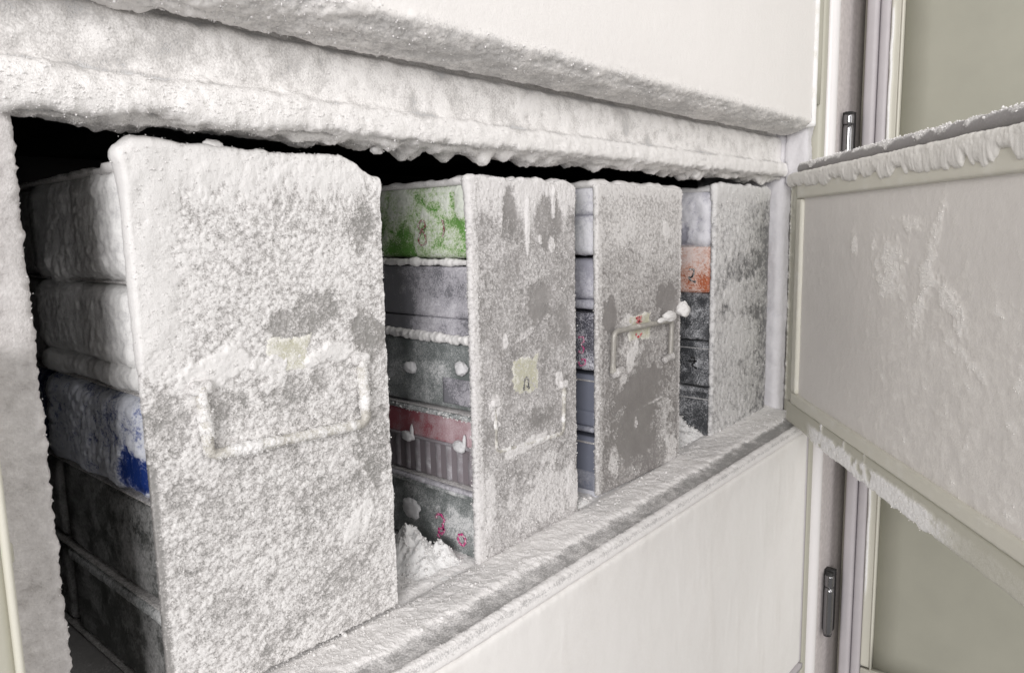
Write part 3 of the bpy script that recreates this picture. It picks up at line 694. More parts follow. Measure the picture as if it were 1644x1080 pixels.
# rack 1 ------------------------------------------------------------
def t1(P, N):
    x, y, z = P.T
    T = 0.70 + 0.14 * fbm(P, 0.07, 2, 199) + 0.22 * fbm(P, 0.03, 3, 201) + 0.20 * fbm(P, 0.009, 3, 202)
    c = lambda *a, **k: blob(P, *a, **k)
    T = T - 0.62 * c(0.231, 0.191, 0.028, 0.012, rot=0.45, warp=0.55)
    T = T - 0.60 * c(0.279, 0.180, 0.015, 0.017, rot=0.5, warp=0.55)
    T = T - 0.42 * c(0.276, 0.245, 0.009, 0.020, rot=-0.3, warp=0.7)
    T = T - 0.35 * c(0.276, 0.112, 0.014, 0.026, warp=0.8)
    T = T - 0.42 * c(0.153, 0.155, 0.012, 0.018, warp=0.8) - 0.35 * c(0.158, 0.113, 0.007, 0.010, warp=0.9)
    T = T - 0.35 * c(0.185, 0.155, 0.016, 0.008, warp=0.9)
    T = T - 0.20 * c(0.255, 0.085, 0.03, 0.018, warp=0.9) - 0.18 * c(0.175, 0.045, 0.025, 0.012, warp=0.9)
    T = T - 0.18 * c(0.235, 0.03, 0.05, 0.010, rot=0.4, warp=0.6)
    T = T - 0.28 * c(0.225, 0.155, 0.026, 0.010, rot=0.15, warp=0.4)
    T = T + 0.55 * c(0.180, 0.173, 0.022, 0.009, rot=0.25, warp=0.5) + 0.8 * c(0.250, 0.172, 0.016, 0.006, rot=0.1, warp=0.5)
    T = T + 0.55 * c(0.212, 0.169, 0.009, 0.011, warp=0.9) + 0.3 * c(0.232, 0.166, 0.008, 0.006, warp=0.9)
    T = T + 0.45 * c(0.262, 0.067, 0.014, 0.010, rot=0.5, warp=0.6)
    cap = sstep(0.253, 0.264, z + 0.004 * fbm(P, 0.02, 3, 203) - 0.10 * np.clip(x - 0.27, 0, 1))
    leftb = (1 - sstep(0.152, 0.170, x + 0.004 * fbm(P, 0.02, 2, 204))) * sstep(0.16, 0.20, z)
    T = T + 0.55 * cap + 0.70 * leftb + 0.1 * cap * (1 - sstep(0.15, 0.18, x)) + 0.22 * (1 - sstep(0.16, 0.22, x)) * sstep(0.15, 0.2, z)
    T = T - 0.7 * (1 - sstep(0.1452, 0.1480, x + 0.001 * fbm(P, 0.01, 2, 209))) * (1 - sstep(0.125, 0.145, z))
    T = T + 0.5 * sstep(0.2, 0.8, N[:, 0]) * (1 - 0.5 * fbm(P, 0.01, 2, 205))
    return np.clip(T, -0.2, 2.4)
def ft1(P, N):
    x, y, z = P.T
    # feathered clumps: stretch the grain pattern along a diagonal
    a = 0.45; c, s = math.cos(a), math.sin(a)
    Q = np.stack([(x * c + z * s) * 0.62, y, (-x * s + z * c)], 1)
    T = t1(P, N); gr = 0.6 * gran(Q, 206, 0.0025) + 0.4 * gran(Q * [1.1, 1, 0.9], 208, 0.0014); smooth = sstep(1.15, 1.6, T)
    gr = gr * (1 - 0.75 * smooth) + 0.6 * smooth
    e = np.clip(T + 0.85 * (gr - 0.50), 0, None)
    d = 0.0011 * np.minimum(e, 1.0) * (0.2 + 1.1 * gr) + 0.0024 * np.clip(T - 1, 0, 3)
    fr = np.clip(e * (0.18 + 1.0 * gr), 0, 1.2) + 0.5 * smooth
    v = N * d[:, None]
    v[:, 0] *= 0.45
    v[:, 2] += (0.0105 * (1 - sstep(0.262, 0.2885, x)) * (1 - 0.45 * (1 - sstep(0.1435, 0.153, x)) ** 2) + 0.0008 * fbm(P, 0.012, 3, 207)) * sstep(0.250, 0.270, z)
    v[:, 0] -= 0.0022 * np.exp(-((z - 0.2715) / 0.0055) ** 2) * (1 - sstep(0.1435, 0.165, x))
    return v, fr
r1, f1 = None, None
RX = [(0.1435, 0.2895), (0.3655, 0.4845), (0.5145, 0.6560), (0.7255, 0.8645)]
def rack1():
    global frost_fn
    keep = frost_fn
    frost_fn = lambda *a, **k: ft1
    try:
        return make_rack(*RX[0], 'largest steel rack at the left, front crusted white, its handle buried in frost', 0.0022, 0.2715, None, STEEL, 0, 0, 206, 0.00058, 10000,
                         (0.00030, 0.0010))
    finally:
        frost_fn = keep
r1, f1 = rack1()
def thick(amp, g, s, lo=0.6, k=0.5):
    def fn(P, N):
        gr = gran(P, s, g); m = fbm(P, 0.012, 3, s + 1)
        T = np.clip(lo + k * m, 0, 1.3)
        return amp * T * (0.3 + gr), np.clip(T * (0.4 + 0.8 * gr), 0, 1.2)
    return fn
h1 = tube('handle', [(0.1705, -0.003, 0.166), (0.172, -0.0045, 0.131), (0.2695, -0.0045, 0.1275), (0.2685, -0.003, 0.165)], 0.0021, WIRE, r1, thick(0.0016, 0.003, 211, 0.75, 0.5), seg=20, step=0.0008, corner=0.005)
crystals(h1, 1600, (0.0004, 0.0012), CRYS, r1, 'handle_frost', lo=0.45)
for hx in (0.1705, 0.2685):
    fbox('handle_lug', (hx - 0.005, -0.0045, 0.163), (hx + 0.005, -0.0008, 0.1685), 0.0007, 0.0012, STEEL, r1, thick(0.0012, 0.003, 213, 0.9, 0.3))
def lab_fn(s, lv=0.35):
    def fn(P, N):
        gr = gran(P, s, 0.002); m = fbm(P, 0.008, 3, s + 2)
        
        a, b = P.min(0), P.max(0); e = np.minimum.reduce([P[:, 0] - a[0], b[0] - P[:, 0], P[:, 2] - a[2], b[2] - P[:, 2]])
        T = np.clip(lv + 0.55 * m + 0.5 * (1 - sstep(0.0, 0.006, e + 0.002 * m)), 0, 1.0)
        d = T * 0.0007 * gr - 0.0012 * (1 - sstep(0.0, 0.004, e + 0.0035 * fbm(P, 0.009, 3, s + 4))); return d, T * (0.4 + 0.8 * gr)
    return fn
fbox('label', (0.207, -0.00125, 0.164), (0.238, 0.0005, 0.186), 0.0006, 0.0004, LABEL, r1, lab_fn(215, 0.62))

# rack 2 ------------------------------------------------------------
def t2(P, N):
    x, y, z = P.T
    T = 0.33 + 0.20 * fbm(P, 0.03, 3, 221) + 0.12 * fbm(P, 0.007, 3, 222)
    c = lambda *a, **k: blob(P, *a, **k)
    bare1 = c(0.406, 0.250, 0.009, 0.022, warp=0.35); bare2 = c(0.452, 0.246, 0.017, 0.022, warp=0.3)
    top = sstep(0.243, 0.262, z + 0.016 * fbm(P * [1, 1, 0.35], 0.014, 3, 223))
    T = T + 0.75 * top * (1 - 0.9 * np.maximum(bare1, bare2))
    T = T - 0.25 * np.maximum(bare1, bare2)
    T = T + 0.9 * c(0.4255, 0.243, 0.0028, 0.022, warp=0.3) + 0.9 * c(0.4565, 0.259, 0.0026, 0.014, warp=0.3)
    T = T + 0.5 * (1 - sstep(0.370, 0.3745, x + 0.002 * fbm(P, 0.01, 2, 224)))
    T = T - 0.28 * c(0.438, 0.187, 0.016, 0.017, warp=0.4) - 0.22 * c(0.462, 0.165, 0.014, 0.02, warp=0.5)
    T = T - 0.2 * c(0.44, 0.098, 0.018, 0.008, warp=0.4)
    T = T + 0.6 * c(0.4405, 0.232, 0.003, 0.004) + 0.6 * c(0.4545, 0.228, 0.004, 0.006) + 0.6 * c(0.399, 0.160, 0.003, 0.006) + 0.35 * c(0.420, 0.162, 0.014, 0.0028, rot=0.35)
    T = T + 0.55 * c(0.388, 0.115, 0.007, 0.012, warp=0.6) + 0.65 * c(0.462, 0.122, 0.005, 0.006, warp=0.5) + 0.7 * c(0.422, 0.078, 0.030, 0.005, rot=0.12, warp=0.5)
    T = T + 0.6 * c(0.377, 0.045, 0.009, 0.022, warp=0.6) + 0.35 * c(0.44, 0.035, 0.04, 0.02, warp=0.9) + 0.4 * c(0.478, 0.03, 0.008, 0.02, warp=0.5) + 0.4 * c(0.45, 0.062, 0.01, 0.006, warp=0.6)
    T = T + 0.3 * sstep(0.1, 0.0, z) if False else T + 0.14 * (1 - sstep(0.02, 0.09, z))
    return np.clip(T, -0.2, 1.9)
r2, f2 = make_rack(*RX[1], 'narrow steel rack right of the green box, icy drips at its top, yellow label', 0.0015, 0.2725, t2, STEEL2, 0.0013, 0.0022, 226, 0.0008, 5000, (0.0004, 0.0013),
                   wcr=lambda W, n: 0.3 + (W[:, 2] < 0.12) + 1.2 * (W[:, 0] < 0.372), cap=0.0042)
fbox('label', (0.4045, -0.00105, 0.1165), (0.4375, 0.0005, 0.1470), 0.0007, 0.0004, LABEL, r2, lab_fn(231, 0.34))
fr2 = ((0.4205, -0.0016, 0.1255), (1, 0, 0), (0, 0, 1), (0, -1, 0))
strokes('label_mark', [[(-0.003, -0.0045), (-0.002, 0.003), (0.0005, 0.005), (0.0025, 0.003), (0.0028, -0.0045)], [(0.0008, -0.0015), (0.0014, -0.003)]], fr2, 0.0008, INKD, r2)
h2 = tube('handle', [(0.3865, 0.0000, 0.116), (0.3870, 0.0002, 0.080), (0.4665, -0.0004, 0.077), (0.4665, -0.0018, 0.1155)], 0.0013, WIRE, r2, thick(0.0011, 0.0025, 232, 0.65, 1.0), seg=16, step=0.001, corner=0.004)
for hx in (0.3865, 0.4665):
    fbox('handle_lug', (hx - 0.004, -0.0026, 0.1145), (hx + 0.004, -0.0008, 0.1195), 0.0008, 0.001, STEEL2, r2, thick(0.001, 0.003, 213, 0.9, 0.3))

# rack 3 ------------------------------------------------------------
def t3(P, N):
    x, y, z = P.T
    T = 0.27 + 0.18 * fbm(P, 0.04, 3, 241) + 0.07 * fbm(P, 0.009, 3, 242)
    c = lambda *a, **k: blob(P, *a, **k)
    T = T + 0.40 * sstep(0.15, 0.26, z + 0.02 * fbm(P, 0.04, 2, 243)) + 0.3 * sstep(0.262, 0.272, z)
    T = T + 0.8 * c(0.627, 0.237, 0.007, 0.009, warp=0.4) + 0.25 * c(0.56, 0.235, 0.02, 0.01, warp=0.8)
    T = T - 0.35 * c(0.535, 0.165, 0.01, 0.02, warp=0.5) - 0.3 * c(0.63, 0.17, 0.02, 0.02, warp=0.5)
    T = T - 0.40 * c(0.59, 0.09, 0.05, 0.022, warp=0.5) - 0.35 * c(0.58, 0.055, 0.045, 0.03, warp=0.5)
    T = T + 0.30 * c(0.57, 0.13, 0.02, 0.013, warp=0.6) + 0.4 * c(0.56, 0.155, 0.014, 0.008, warp=0.5)
    T = T + 0.35 * c(0.622, 0.065, 0.018, 0.03, warp=0.9) + 0.55 * c(0.64, 0.022, 0.012, 0.016, warp=0.7) + 0.5 * c(0.54, 0.035, 0.008, 0.016, warp=0.6)
    T = T + 0.55 * c(0.596, 0.076, 0.030, 0.0016, rot=0.10, warp=0.35) + 0.7 * c(0.5755, 0.063, 0.003, 0.006)
    T = T + 0.25 * (1 - sstep(0.518, 0.524, x)) + 0.25 * sstep(0.650, 0.655, x)
    T = T + 0.5 * c(0.563, 0.118, 0.006, 0.03, rot=-0.6, warp=0.8)
    return np.clip(T, -0.2, 1.9)
STEEL3 = frost_mat('thinly_frosted_steel', (0.31, 0.295, 0.29), metal=0.4, rough=0.42, speck=0.36, thin=(0.47, 0.455, 0.445), cover=(0.74, 0.725, 0.715), var=(0.36, 0.345, 0.34), grain=0.0012)
r3, f3 = make_rack(*RX[2], 'steel rack with bare wire handle raised and two red marks on its label', 0.0100, 0.2745, t3, STEEL3, 0.0010, 0.0024, 246, 0.0011, 1800, (0.0005, 0.0014),
                   wcr=lambda W, n: 0.2 + (W[:, 2] < 0.1) + 1.0 * (W[:, 0] > 0.652), cap=0.001)
fbox('label', (0.5600, -0.00105, 0.1370), (0.6020, 0.0005, 0.1640), 0.001, 0.0004, LABEL, r3, lab_fn(251, 0.38))
fr3 = ((0.5785, -0.0016, 0.1555), (1, 0, 0), (0, 0, 1), (0, -1, 0))
strokes('label_mark', [[(-0.004, 0.004), (0.004, -0.004)], [(0.004, 0.004), (-0.004, -0.004)], [(0.0, 0.0055), (0.0, -0.0055)], [(-0.005, 0), (0.005, 0)], [(-0.005, 0.004), (0.005, 0.0045)]], fr3, 0.0008, INKR, r3)
fr3b = ((0.5785, -0.0016, 0.1435), (1, 0, 0), (0, 0, 1), (0, -1, 0))
strokes('label_mark', [[(-0.005, 0.002), (-0.0025, -0.001), (0, -0.002), (0.003, -0.0005), (0.0045, 0.0015)]], fr3b, 0.0012, INKR, r3)
def lightf(s):
    def fn(P, N):
        gr = gran(P, s, 0.003); m = fbm(P, 0.02, 3, s + 1); T = np.clip(0.12 + 0.9 * (m - 0.15) * (N[:, 2] > -0.2), 0.05, 1)
        return T * 0.0018 * gr, T * (0.4 + 0.6 * gr)
    return fn
h3 = tube('handle', [(0.5325, -0.0042, 0.1160), (0.5325, -0.0055, 0.1520), (0.6310, -0.0055, 0.1520), (0.6310, -0.0042, 0.1160)], 0.0022, WIRE, r3, lightf(255), seg=16, step=0.0012, corner=0.006)
for hx in (0.5400, 0.6270):
    lgt = tube('handle_lug', [(hx - 0.0085, -0.0048, 0.1145), (hx + 0.0065, -0.0046, 0.1175)], [0.0026, 0.0034, 0.0034, 0.0030], STEEL3, r3, thick(0.0008, 0.0025, 257, 0.6, 0.5), seg=20, step=0.0008)
def lump(name, c, r, parent, seed, mat=CRYS, n=40, sq=(1, 1, 1)):
    u = np.linspace(0, np.pi, n // 2 + 1); v = np.linspace(0, 2 * np.pi, n, endpoint=False)
    Uu, Vv = np.meshgrid(u, v, indexing='ij')
    D = np.stack([np.sin(Uu) * np.cos(Vv), np.sin(Uu) * np.sin(Vv), np.cos(Uu)], -1).reshape(-1, 3)
    k = 1 + 0.35 * fbm(D + seed * 3.1, 1.2, 3, seed) + 0.22 * (gran(D * 0.01 + seed, seed, 0.005) - 0.5)
    P = np.array(c) + D * (np.array(sq) * r) * k[:, None]
    a = np.arange(n // 2)[:, None] * n + np.arange(n)[None]; b = np.arange(n // 2)[:, None] * n + (np.arange(n)[None] + 1) % n
    F = np.stack([a, a + n, b + n, b], -1).reshape(-1, 4)
    return make(name, P, F, mat, parent, np.full(len(P), 1.0))
lump('frost_lump', (0.655, -0.004, 0.160), 0.0075, r3, 3, sq=(1, 0.8, 1))
lump('frost_lump', (0.622, -0.0085, 0.1565), 0.0050, r3, 4, sq=(2.2, 0.7, 0.9))
lump('frost_lump', (0.6055, -0.0085, 0.1545), 0.0028, r3, 5, sq=(2.2, 0.7, 0.9))

# rack 4 ------------------------------------------------------------
SOFT = frost_mat('soft_rime_on_steel', (0.24, 0.24, 0.245), metal=0.2, rough=0.5, speck=0.4, thin=(0.50, 0.495, 0.495), cover=(0.74, 0.735, 0.73), grain=0.0018)
def t4(P, N):
    x, y, z = P.T
    T = 0.74 + 0.20 * fbm(P, 0.05, 3, 261) + 0.22 * fbm(P, 0.014, 3, 262)
    c = lambda *a, **k: blob(P, *a, **k)
    T = T - 0.45 * sstep(0.80, 0.862, x) - 0.35 * c(0.80, 0.195, 0.05, 0.016, warp=0.8) - 0.45 * c(0.755, 0.155, 0.014, 0.008, warp=0.6) - 0.3 * c(0.82, 0.14, 0.03, 0.01, warp=0.6)
    T = T + 0.5 * c(0.77, 0.165, 0.02, 0.012, warp=0.6) + 0.35 * c(0.79, 0.12, 0.04, 0.02, warp=0.6) + 0.9 * sstep(0.262, 0.275, z)
    T = T - 0.35 * c(0.80, 0.122, 0.035, 0.0015, warp=0.5) - 0.3 * sstep(0.05, 0.0, z) * 0
    T = T - 0.35 * c(0.80, 0.022, 0.05, 0.002, rot=0.15, warp=0.5)
    return np.clip(T, -0.2, 1.9)
r4, f4 = make_rack(*RX[3], 'farthest steel rack beside the right jamb, blurred under soft frost, no handle showing', 0.0150, 0.2790, t4, SOFT, 0.0016, 0.0050, 266, 0.0016, 700, (0.0007, 0.0018), cap=0.003)

lump('frost_lump', (0.2015, -0.046, 0.3590), 0.0060, fz, 21, sq=(1, 0.8, 1.0))
lump('frost_lump', (0.2010, -0.047, 0.3690), 0.0034, fz, 22, sq=(1, 0.8, 1.4))
lump('frost_lump', (0.2930, 0.004, 0.2890), 0.0030, fz, 23, sq=(1.3, 1, 0.9))
lump('frost_lump', (0.1890, 0.003, 0.2845), 0.0034, r1, 24, sq=(1.5, 1, 0.8))
# =================================================================== BOXES
def box_fn(amp, g, s, lv, k=0.5, big=0.0, extra=None):
    def fn(P, N):
        gr = gran(P, s, g); m = fbm(P, 0.016, 3, s + 1); b = fbm(P, 0.04, 2, s + 2)
        T = lv + k * m + 0.3 * b
        if extra is not None: T = T + extra(P, N)
        T = np.clip(T, 0, 1.6)
        d = amp * T * (0.35 + 0.9 * gr) + big * np.clip(b + 0.2, 0, 1) * T
        return d, np.clip(T * (0.45 + 0.7 * gr), 0, 1.3)
    return fn
BG = 'frozen storage boxes stacked in the racks'
def cbox(name, label, rk, z0, z1, mat, fn, r=0.004, step=0.0012, lid=None, inset=0.0045, dep=0.133, cat='box', y0=0.0045, dz=0.0):
    """storage box in rack `rk`; lid = (z_seam, lid_on_top, lid material)"""
    xa, xb = RX[rk][0] + inset, RX[rk][1] - 0.004
    b = thing(name, label, cat, ((xa + xb) / 2, y0 + dep / 2, z0), BG)
    sx = (np.concatenate([np.arange(xa, xa + 0.012, step), np.linspace(xa + 0.013, xb, 12)]))
    sy = np.concatenate([np.arange(y0, y0 + 0.10, step * 1.0), np.linspace(y0 + 0.103, y0 + dep, 6)])
    if lid is None:
        fbox('body', (xa, y0, z0), (xb, y0 + dep, z1), (sx, sy, step), r, mat, b, fn)
    else:
        zs, pr, lm = lid
        fbox('body', (xa + max(0, -pr), y0, z0), (xb, y0 + dep, zs - 0.0003), (sx + 0, sy, step) if pr >= 0 else (step * 2, step * 2, step), r, mat, b, fn)
        fbox('lid', (xa - max(pr, 0), y0 - max(pr, 0), zs + 0.0003), (xb, y0 + dep, z1), (step * 1.6, step * 1.2, step), r, lm, b, fn)
    return b

WB = frost_mat('white_carton', (0.55, 0.55, 0.55), speck=0.35, thin=(0.66, 0.66, 0.66), cover=(0.84, 0.84, 0.83), grain=0.0013)
BLU = frost_mat('blue_carton', (0.010, 0.035, 0.19), speck=0.5, thin=(0.16, 0.2, 0.40), cover=(0.72, 0.75, 0.82), grain=0.0013)
DCL = frost_mat('smoky_plastic', (0.10, 0.105, 0.10), rough=0.35, speck=0.4, thin=(0.30, 0.305, 0.30), cover=(0.5, 0.5, 0.5), grain=0.0014)
GRN = frost_mat('green_carton', (0.15, 0.30, 0.085), speck=0.6, thin=(0.46, 0.58, 0.35), cover=(0.74, 0.78, 0.70), grain=0.0011, var=(0.11, 0.30, 0.05), varsize=0.015)
CRD = frost_mat('lilac_grey_carton', (0.20, 0.20, 0.22), speck=0.35, thin=(0.45, 0.44, 0.48), cover=(0.66, 0.65, 0.69), grain=0.0011)
BIN = frost_mat('grey_clear_bin', (0.17, 0.19, 0.185), rough=0.3, speck=0.5, thin=(0.33, 0.35, 0.35), cover=(0.72, 0.73, 0.73), grain=0.0009)
WB3 = frost_mat('lavender_carton', (0.38, 0.38, 0.44), speck=0.35, thin=(0.52, 0.52, 0.58), cover=(0.74, 0.74, 0.78), grain=0.0014)
DK3 = frost_mat('dark_rimed_carton', (0.09, 0.09, 0.11), speck=0.8, thin=(0.28, 0.28, 0.32), cover=(0.68, 0.68, 0.72), grain=0.0012)
BG3 = frost_mat('blue_grey_plastic', (0.20, 0.215, 0.27), rough=0.35, speck=0.25, thin=(0.30, 0.31, 0.36), cover=(0.62, 0.63, 0.68), grain=0.0014, bump=0.1)
ORG = frost_mat('orange_carton', (0.46, 0.13, 0.055), speck=0.6, thin=(0.66, 0.42, 0.34), cover=(0.78, 0.66, 0.62), grain=0.0015)
DK4 = frost_mat('charcoal_carton', (0.05, 0.053, 0.058), speck=0.6, thin=(0.17, 0.175, 0.185), cover=(0.55, 0.56, 0.58), grain=0.0014)

ICE = frost_mat('clip_ice', (0.55, 0.55, 0.57), speck=0.3, thin=(0.62, 0.62, 0.64), cover=(0.72, 0.72, 0.73), grain=0.0014, bump=0.4)
# rack 1 boxes
cbox('cardboard_box', 'thickly frosted white box at the top of the leftmost rack', 0, 0.2195, 0.2705, WB, box_fn(0.0020, 0.005, 301, 0.95, 0.45, 0.0030), r=0.009, inset=0.0008)
cbox('cardboard_box', 'snow covered white box second from the top in the leftmost rack', 0, 0.1665, 0.2165, WB, box_fn(0.0014, 0.005, 303, 0.98, 0.35, 0.0015), r=0.008, inset=0.0008,
     lid=(0.1775, 0.0010, WB))
cbox('cardboard_box', 'blue box dusted with frost below the two white boxes', 0, 0.1125, 0.1610, BLU, box_fn(0.0018, 0.005, 305, 1.0, 0.35, 0.002, lambda P, N: -0.95 * blob(P, 0.017, 0.123, 0.020, 0.013, ax=(1, 2), warp=0.5)), r=0.008, inset=0.001)
cbox('plastic_bin', 'smoky clear plastic bin under the blue box', 0, 0.0570, 0.1070, DCL, box_fn(0.0008, 0.003, 307, 0.42, 0.45), r=0.003)
b = cbox('plastic_bin', 'dark clear plastic bin at the bottom of the leftmost rack', 0, 0.0010, 0.0505, DCL, box_fn(0.0008, 0.003, 309, 0.40, 0.45), r=0.003)
fbox('rim', (RX[0][0] + 0.0025, 0.0045, 0.0465), (RX[0][1] - 0.004, 0.136, 0.0525), 0.0014, 0.002, BIN, b, box_fn(0.001, 0.003, 311, 0.6, 0.3))
# second row deeper in the rack, barely lit
for z0, z1, mt, lb in ((0.2195, 0.268, WB, 'dim frosted box deep in the leftmost rack, top level'), (0.1665, 0.2155, WB, 'dim frosted box deep in the leftmost rack, second level'),
                       (0.1125, 0.1605, BLU, 'shaded blue box deep in the leftmost rack'), (0.057, 0.106, DCL, 'shaded smoky bin deep in the leftmost rack, fourth level'), (0.001, 0.051, DCL, 'shaded smoky bin deep in the leftmost rack, lowest level')):
    cbox('storage_box', lb, 0, z0, z1, mt, box_fn(0.0012, 0.006, 313, 0.5, 0.4), r=0.004, step=0.003, y0=0.143)

# rack 2 boxes
def gext(P, N):
    e = -0.4 * blob(P, 0.036, 0.257, 0.009, 0.006, ax=(1, 2), warp=1.2) - 0.35 * blob(P, 0.070, 0.232, 0.016, 0.012, ax=(1, 2), warp=0.6) - 0.4 * blob(P, 0.016, 0.262, 0.004, 0.006, ax=(1, 2), warp=0.5)
    e = e + 0.35 * sstep(0.245, 0.262, P[:, 2]) + 0.6 * blob(P, 0.0095, 0.262, 0.005, 0.016, ax=(1, 2), warp=0.2)
    return e
b = cbox('cardboard_box', 'green frosted box at the top of the second rack', 1, 0.2215, 0.2710, GRN, box_fn(0.0010, 0.0026, 321, 0.52, 0.60, 0.0, gext), r=0.005, step=0.0008, inset=0.002)
sd = lambda x, y, z: ((x, y, z), (0, -1, 0), (0, 0, 1), (-1, 0, 0))
strokes('pen_mark', [[(-0.002, 0.010), (-0.006, 0.007), (-0.003, 0.003), (0.003, 0.006), (0.001, 0.010), (-0.002, 0.010)], [(-0.002, 0.003), (-0.006, -0.003), (-0.003, -0.008), (0.003, -0.006), (0.002, 0.0), (-0.001, 0.003)]], sd(0.3655, 0.046, 0.2375), 0.0007, frost_mat('faded_brown_ink', (0.22, 0.05, 0.05), speck=0.9, thin=(0.42, 0.3, 0.26)), b)
strokes('pen_mark', [[(0.0, 0.007), (0.002, 0.001), (0.0, -0.005)]], sd(0.3655, 0.026, 0.2410), 0.0008, bpy.data.materials['faded_brown_ink'], b)
b = cbox('cardboard_box', 'plain lilac-grey carton under the green box', 1, 0.1650, 0.2150, CRD, box_fn(0.0004, 0.0025, 325, 0.50, 0.35, 0.0, lambda P, N: -0.45 * sstep(0.045, 0.085, P[:, 1])), r=0.0015, step=0.0009, lid=(0.1785, 0.0006, CRD), inset=0.0025)  # coverage falls with depth, painting the leftmost rack's shadow into the colour
rowf = tube('frost_bead', [(0.3655, 0.004, 0.1640), (0.3655, 0.10, 0.1655)], 0.0020, CRYS, b, lambda P, N: (0.0020 * gran(P, 327, 0.004) + 0.0018 * fbm(P, 0.012, 3, 328), np.ones(len(P))), seg=16, step=0.0008)
sl = tube('frost_bead', [(0.3665, 0.004, 0.2182), (0.3665, 0.10, 0.2180)], 0.0016, CRYS, b, lambda P, N: (0.0014 * gran(P, 329, 0.005) + 0.0016 * fbm(P, 0.018, 3, 330), np.ones(len(P))), seg=16, step=0.0009)
b = cbox('plastic_bin', 'clear grey bin with two frosty knobs, third in the second rack', 1, 0.1125, 0.1605, BIN, box_fn(0.0004, 0.0018, 331, 0.30, 0.25, 0.0, lambda P, N: 0.25 * sstep(0.02, 0.05, P[:, 1]) * sstep(0.150, 0.135, P[:, 2]) if False else 0.20 * sstep(0.015, 0.04, P[:, 1]) * (1 - sstep(0.140, 0.150, P[:, 2]))), r=0.002, step=0.0009, inset=0.0035)
fbox('label_holder', (0.3682, 0.003 + 0.003, 0.116), (0.3692, 0.034, 0.135), 0.0012, 0.0004, CRD, b, box_fn(0.0003, 0.002, 333, 0.25, 0.3))
for y, z, q in ((0.067, 0.139, 6), (0.0125, 0.1435, 7)):
    lump('frost_knob', (0.3668, y, z), 0.0052, b, q, n=36, mat=ICE, sq=(0.7, 1, 1))
PB = frost_mat('purple_grey_plastic', (0.25, 0.22, 0.235), rough=0.35, speck=0.3, thin=(0.30, 0.27, 0.29), cover=(0.6, 0.6, 0.62), bump=0.1)
b = cbox('plastic_bin', 'translucent bin with pink upper band and clear ribs, fourth in the second rack', 1, 0.0560, 0.1055, PB, box_fn(0.0003, 0.003, 335, 0.02, 0.12), r=0.002, step=0.0011, inset=0.0050)
PNK = frost_mat('pink_plastic', (0.33, 0.09, 0.11), rough=0.35, speck=0.3, thin=(0.44, 0.29, 0.31), cover=(0.62, 0.50, 0.53), grain=0.0011, bump=0.1, var=(0.38, 0.13, 0.15))
TUB = frost_mat('clear_ribs', (0.26, 0.23, 0.245), rough=0.25, speck=0.2, thin=(0.3, 0.28, 0.3), cover=(0.6, 0.6, 0.62), bump=0.1)
fbox('pink_band', (0.3680, 0.0045, 0.0860), (0.3700, 0.134, 0.1060), 0.0012, 0.0008, PNK, b, lambda P, N: (0 * P[:, 0], np.clip(0.62 - 5.2 * P[:, 1] + 0.25 * fbm(P, 0.01, 2, 337), 0.0, 1)))
fbox('band_lip', (0.3665, 0.0045, 0.0840), (0.3704, 0.134, 0.0862), 0.001, 0.0009, TUB, b, box_fn(0.0003, 0.002, 339, 0.4, 0.3))
for k in range(11):
    y = 0.0095 + 0.0115 * k
    tube('rib', [(0.3736, y, 0.057), (0.3736, y, 0.0835)], 0.0044, TUB, b, lambda P, N: (0 * P[:, 0], np.clip(0.30 + 0.3 * fbm(P, 0.006, 2, 340) + 0.1 * (k % 3), 0, 1)), seg=16, step=0.002)
rm = fbox('rim', (0.3670, 0.0045, 0.1060), (0.4800, 0.136, 0.1085), 0.0011, 0.0008, BIN, b, box_fn(0.0012, 0.0025, 341, 0.6, 0.5))
crystals(rm, 900, (0.0005, 0.0018), CRYS, b, 'rim_frost', lo=0.3, where=lambda W, n: W[:, 0] < 0.38)
for y, z, q in ((0.072, 0.0850, 8), (0.0155, 0.0865, 9)):
    lump('frost_clip', (0.3655, y, z), 0.0052, b, q, n=32, sq=(0.5, 1.25, 0.8), mat=ICE)
    lump('frost_clip', (0.3655, y - 0.005, z + 0.005), 0.0028, b, q + 5, n=24, sq=(0.5, 0.5, 1.5), mat=ICE)
b = cbox('plastic_bin', 'clear bin with pink pen marks at the bottom of the second rack', 1, 0.0020, 0.0480, BIN, box_fn(0.0005, 0.002, 343, 0.33, 0.35, 0.0, lambda P, N: 0.25 * blob(P, 0.03, 0.022, 0.03, 0.012, ax=(1, 2), warp=0.6)), r=0.002, step=0.0009, inset=0.0035)
rm = fbox('rim', (0.3660, 0.0045, 0.0480), (0.4800, 0.138, 0.0515), 0.0011, 0.0014, BIN, b, box_fn(0.0008, 0.0025, 345, 0.5, 0.5))
fbox('rim', (0.3650, 0.0045, 0.0518), (0.4800, 0.138, 0.0535), 0.0011, 0.0006, CRD, b, box_fn(0.0012, 0.0025, 347, 0.7, 0.4))
lump('clip', (0.3660, 0.071, 0.0275), 0.0085, b, 12, n=30, sq=(0.4, 1.1, 0.9), mat=ICE)
strokes('pen_mark', [[(-0.005, 0.003), (-0.003, 0.0065), (0.001, 0.007), (0.0045, 0.003), (0.002, -0.001), (0.004, -0.006), (0.0, -0.009), (-0.003, -0.007), (-0.001, -0.004), (0.004, -0.004)], [(-0.004, -0.010), (-0.001, -0.012)]], sd(0.3679, 0.041, 0.0220), 0.0012, INKP, b)
strokes('pen_mark', [[(0.003, 0.002), (0.001, 0.0045), (-0.003, 0.0035), (-0.0045, -0.0005), (-0.002, -0.004), (0.002, -0.0035), (0.004, 0.0), (0.003, 0.0025)]], sd(0.3679, 0.0185, 0.0145), 0.0012, INKP, b)

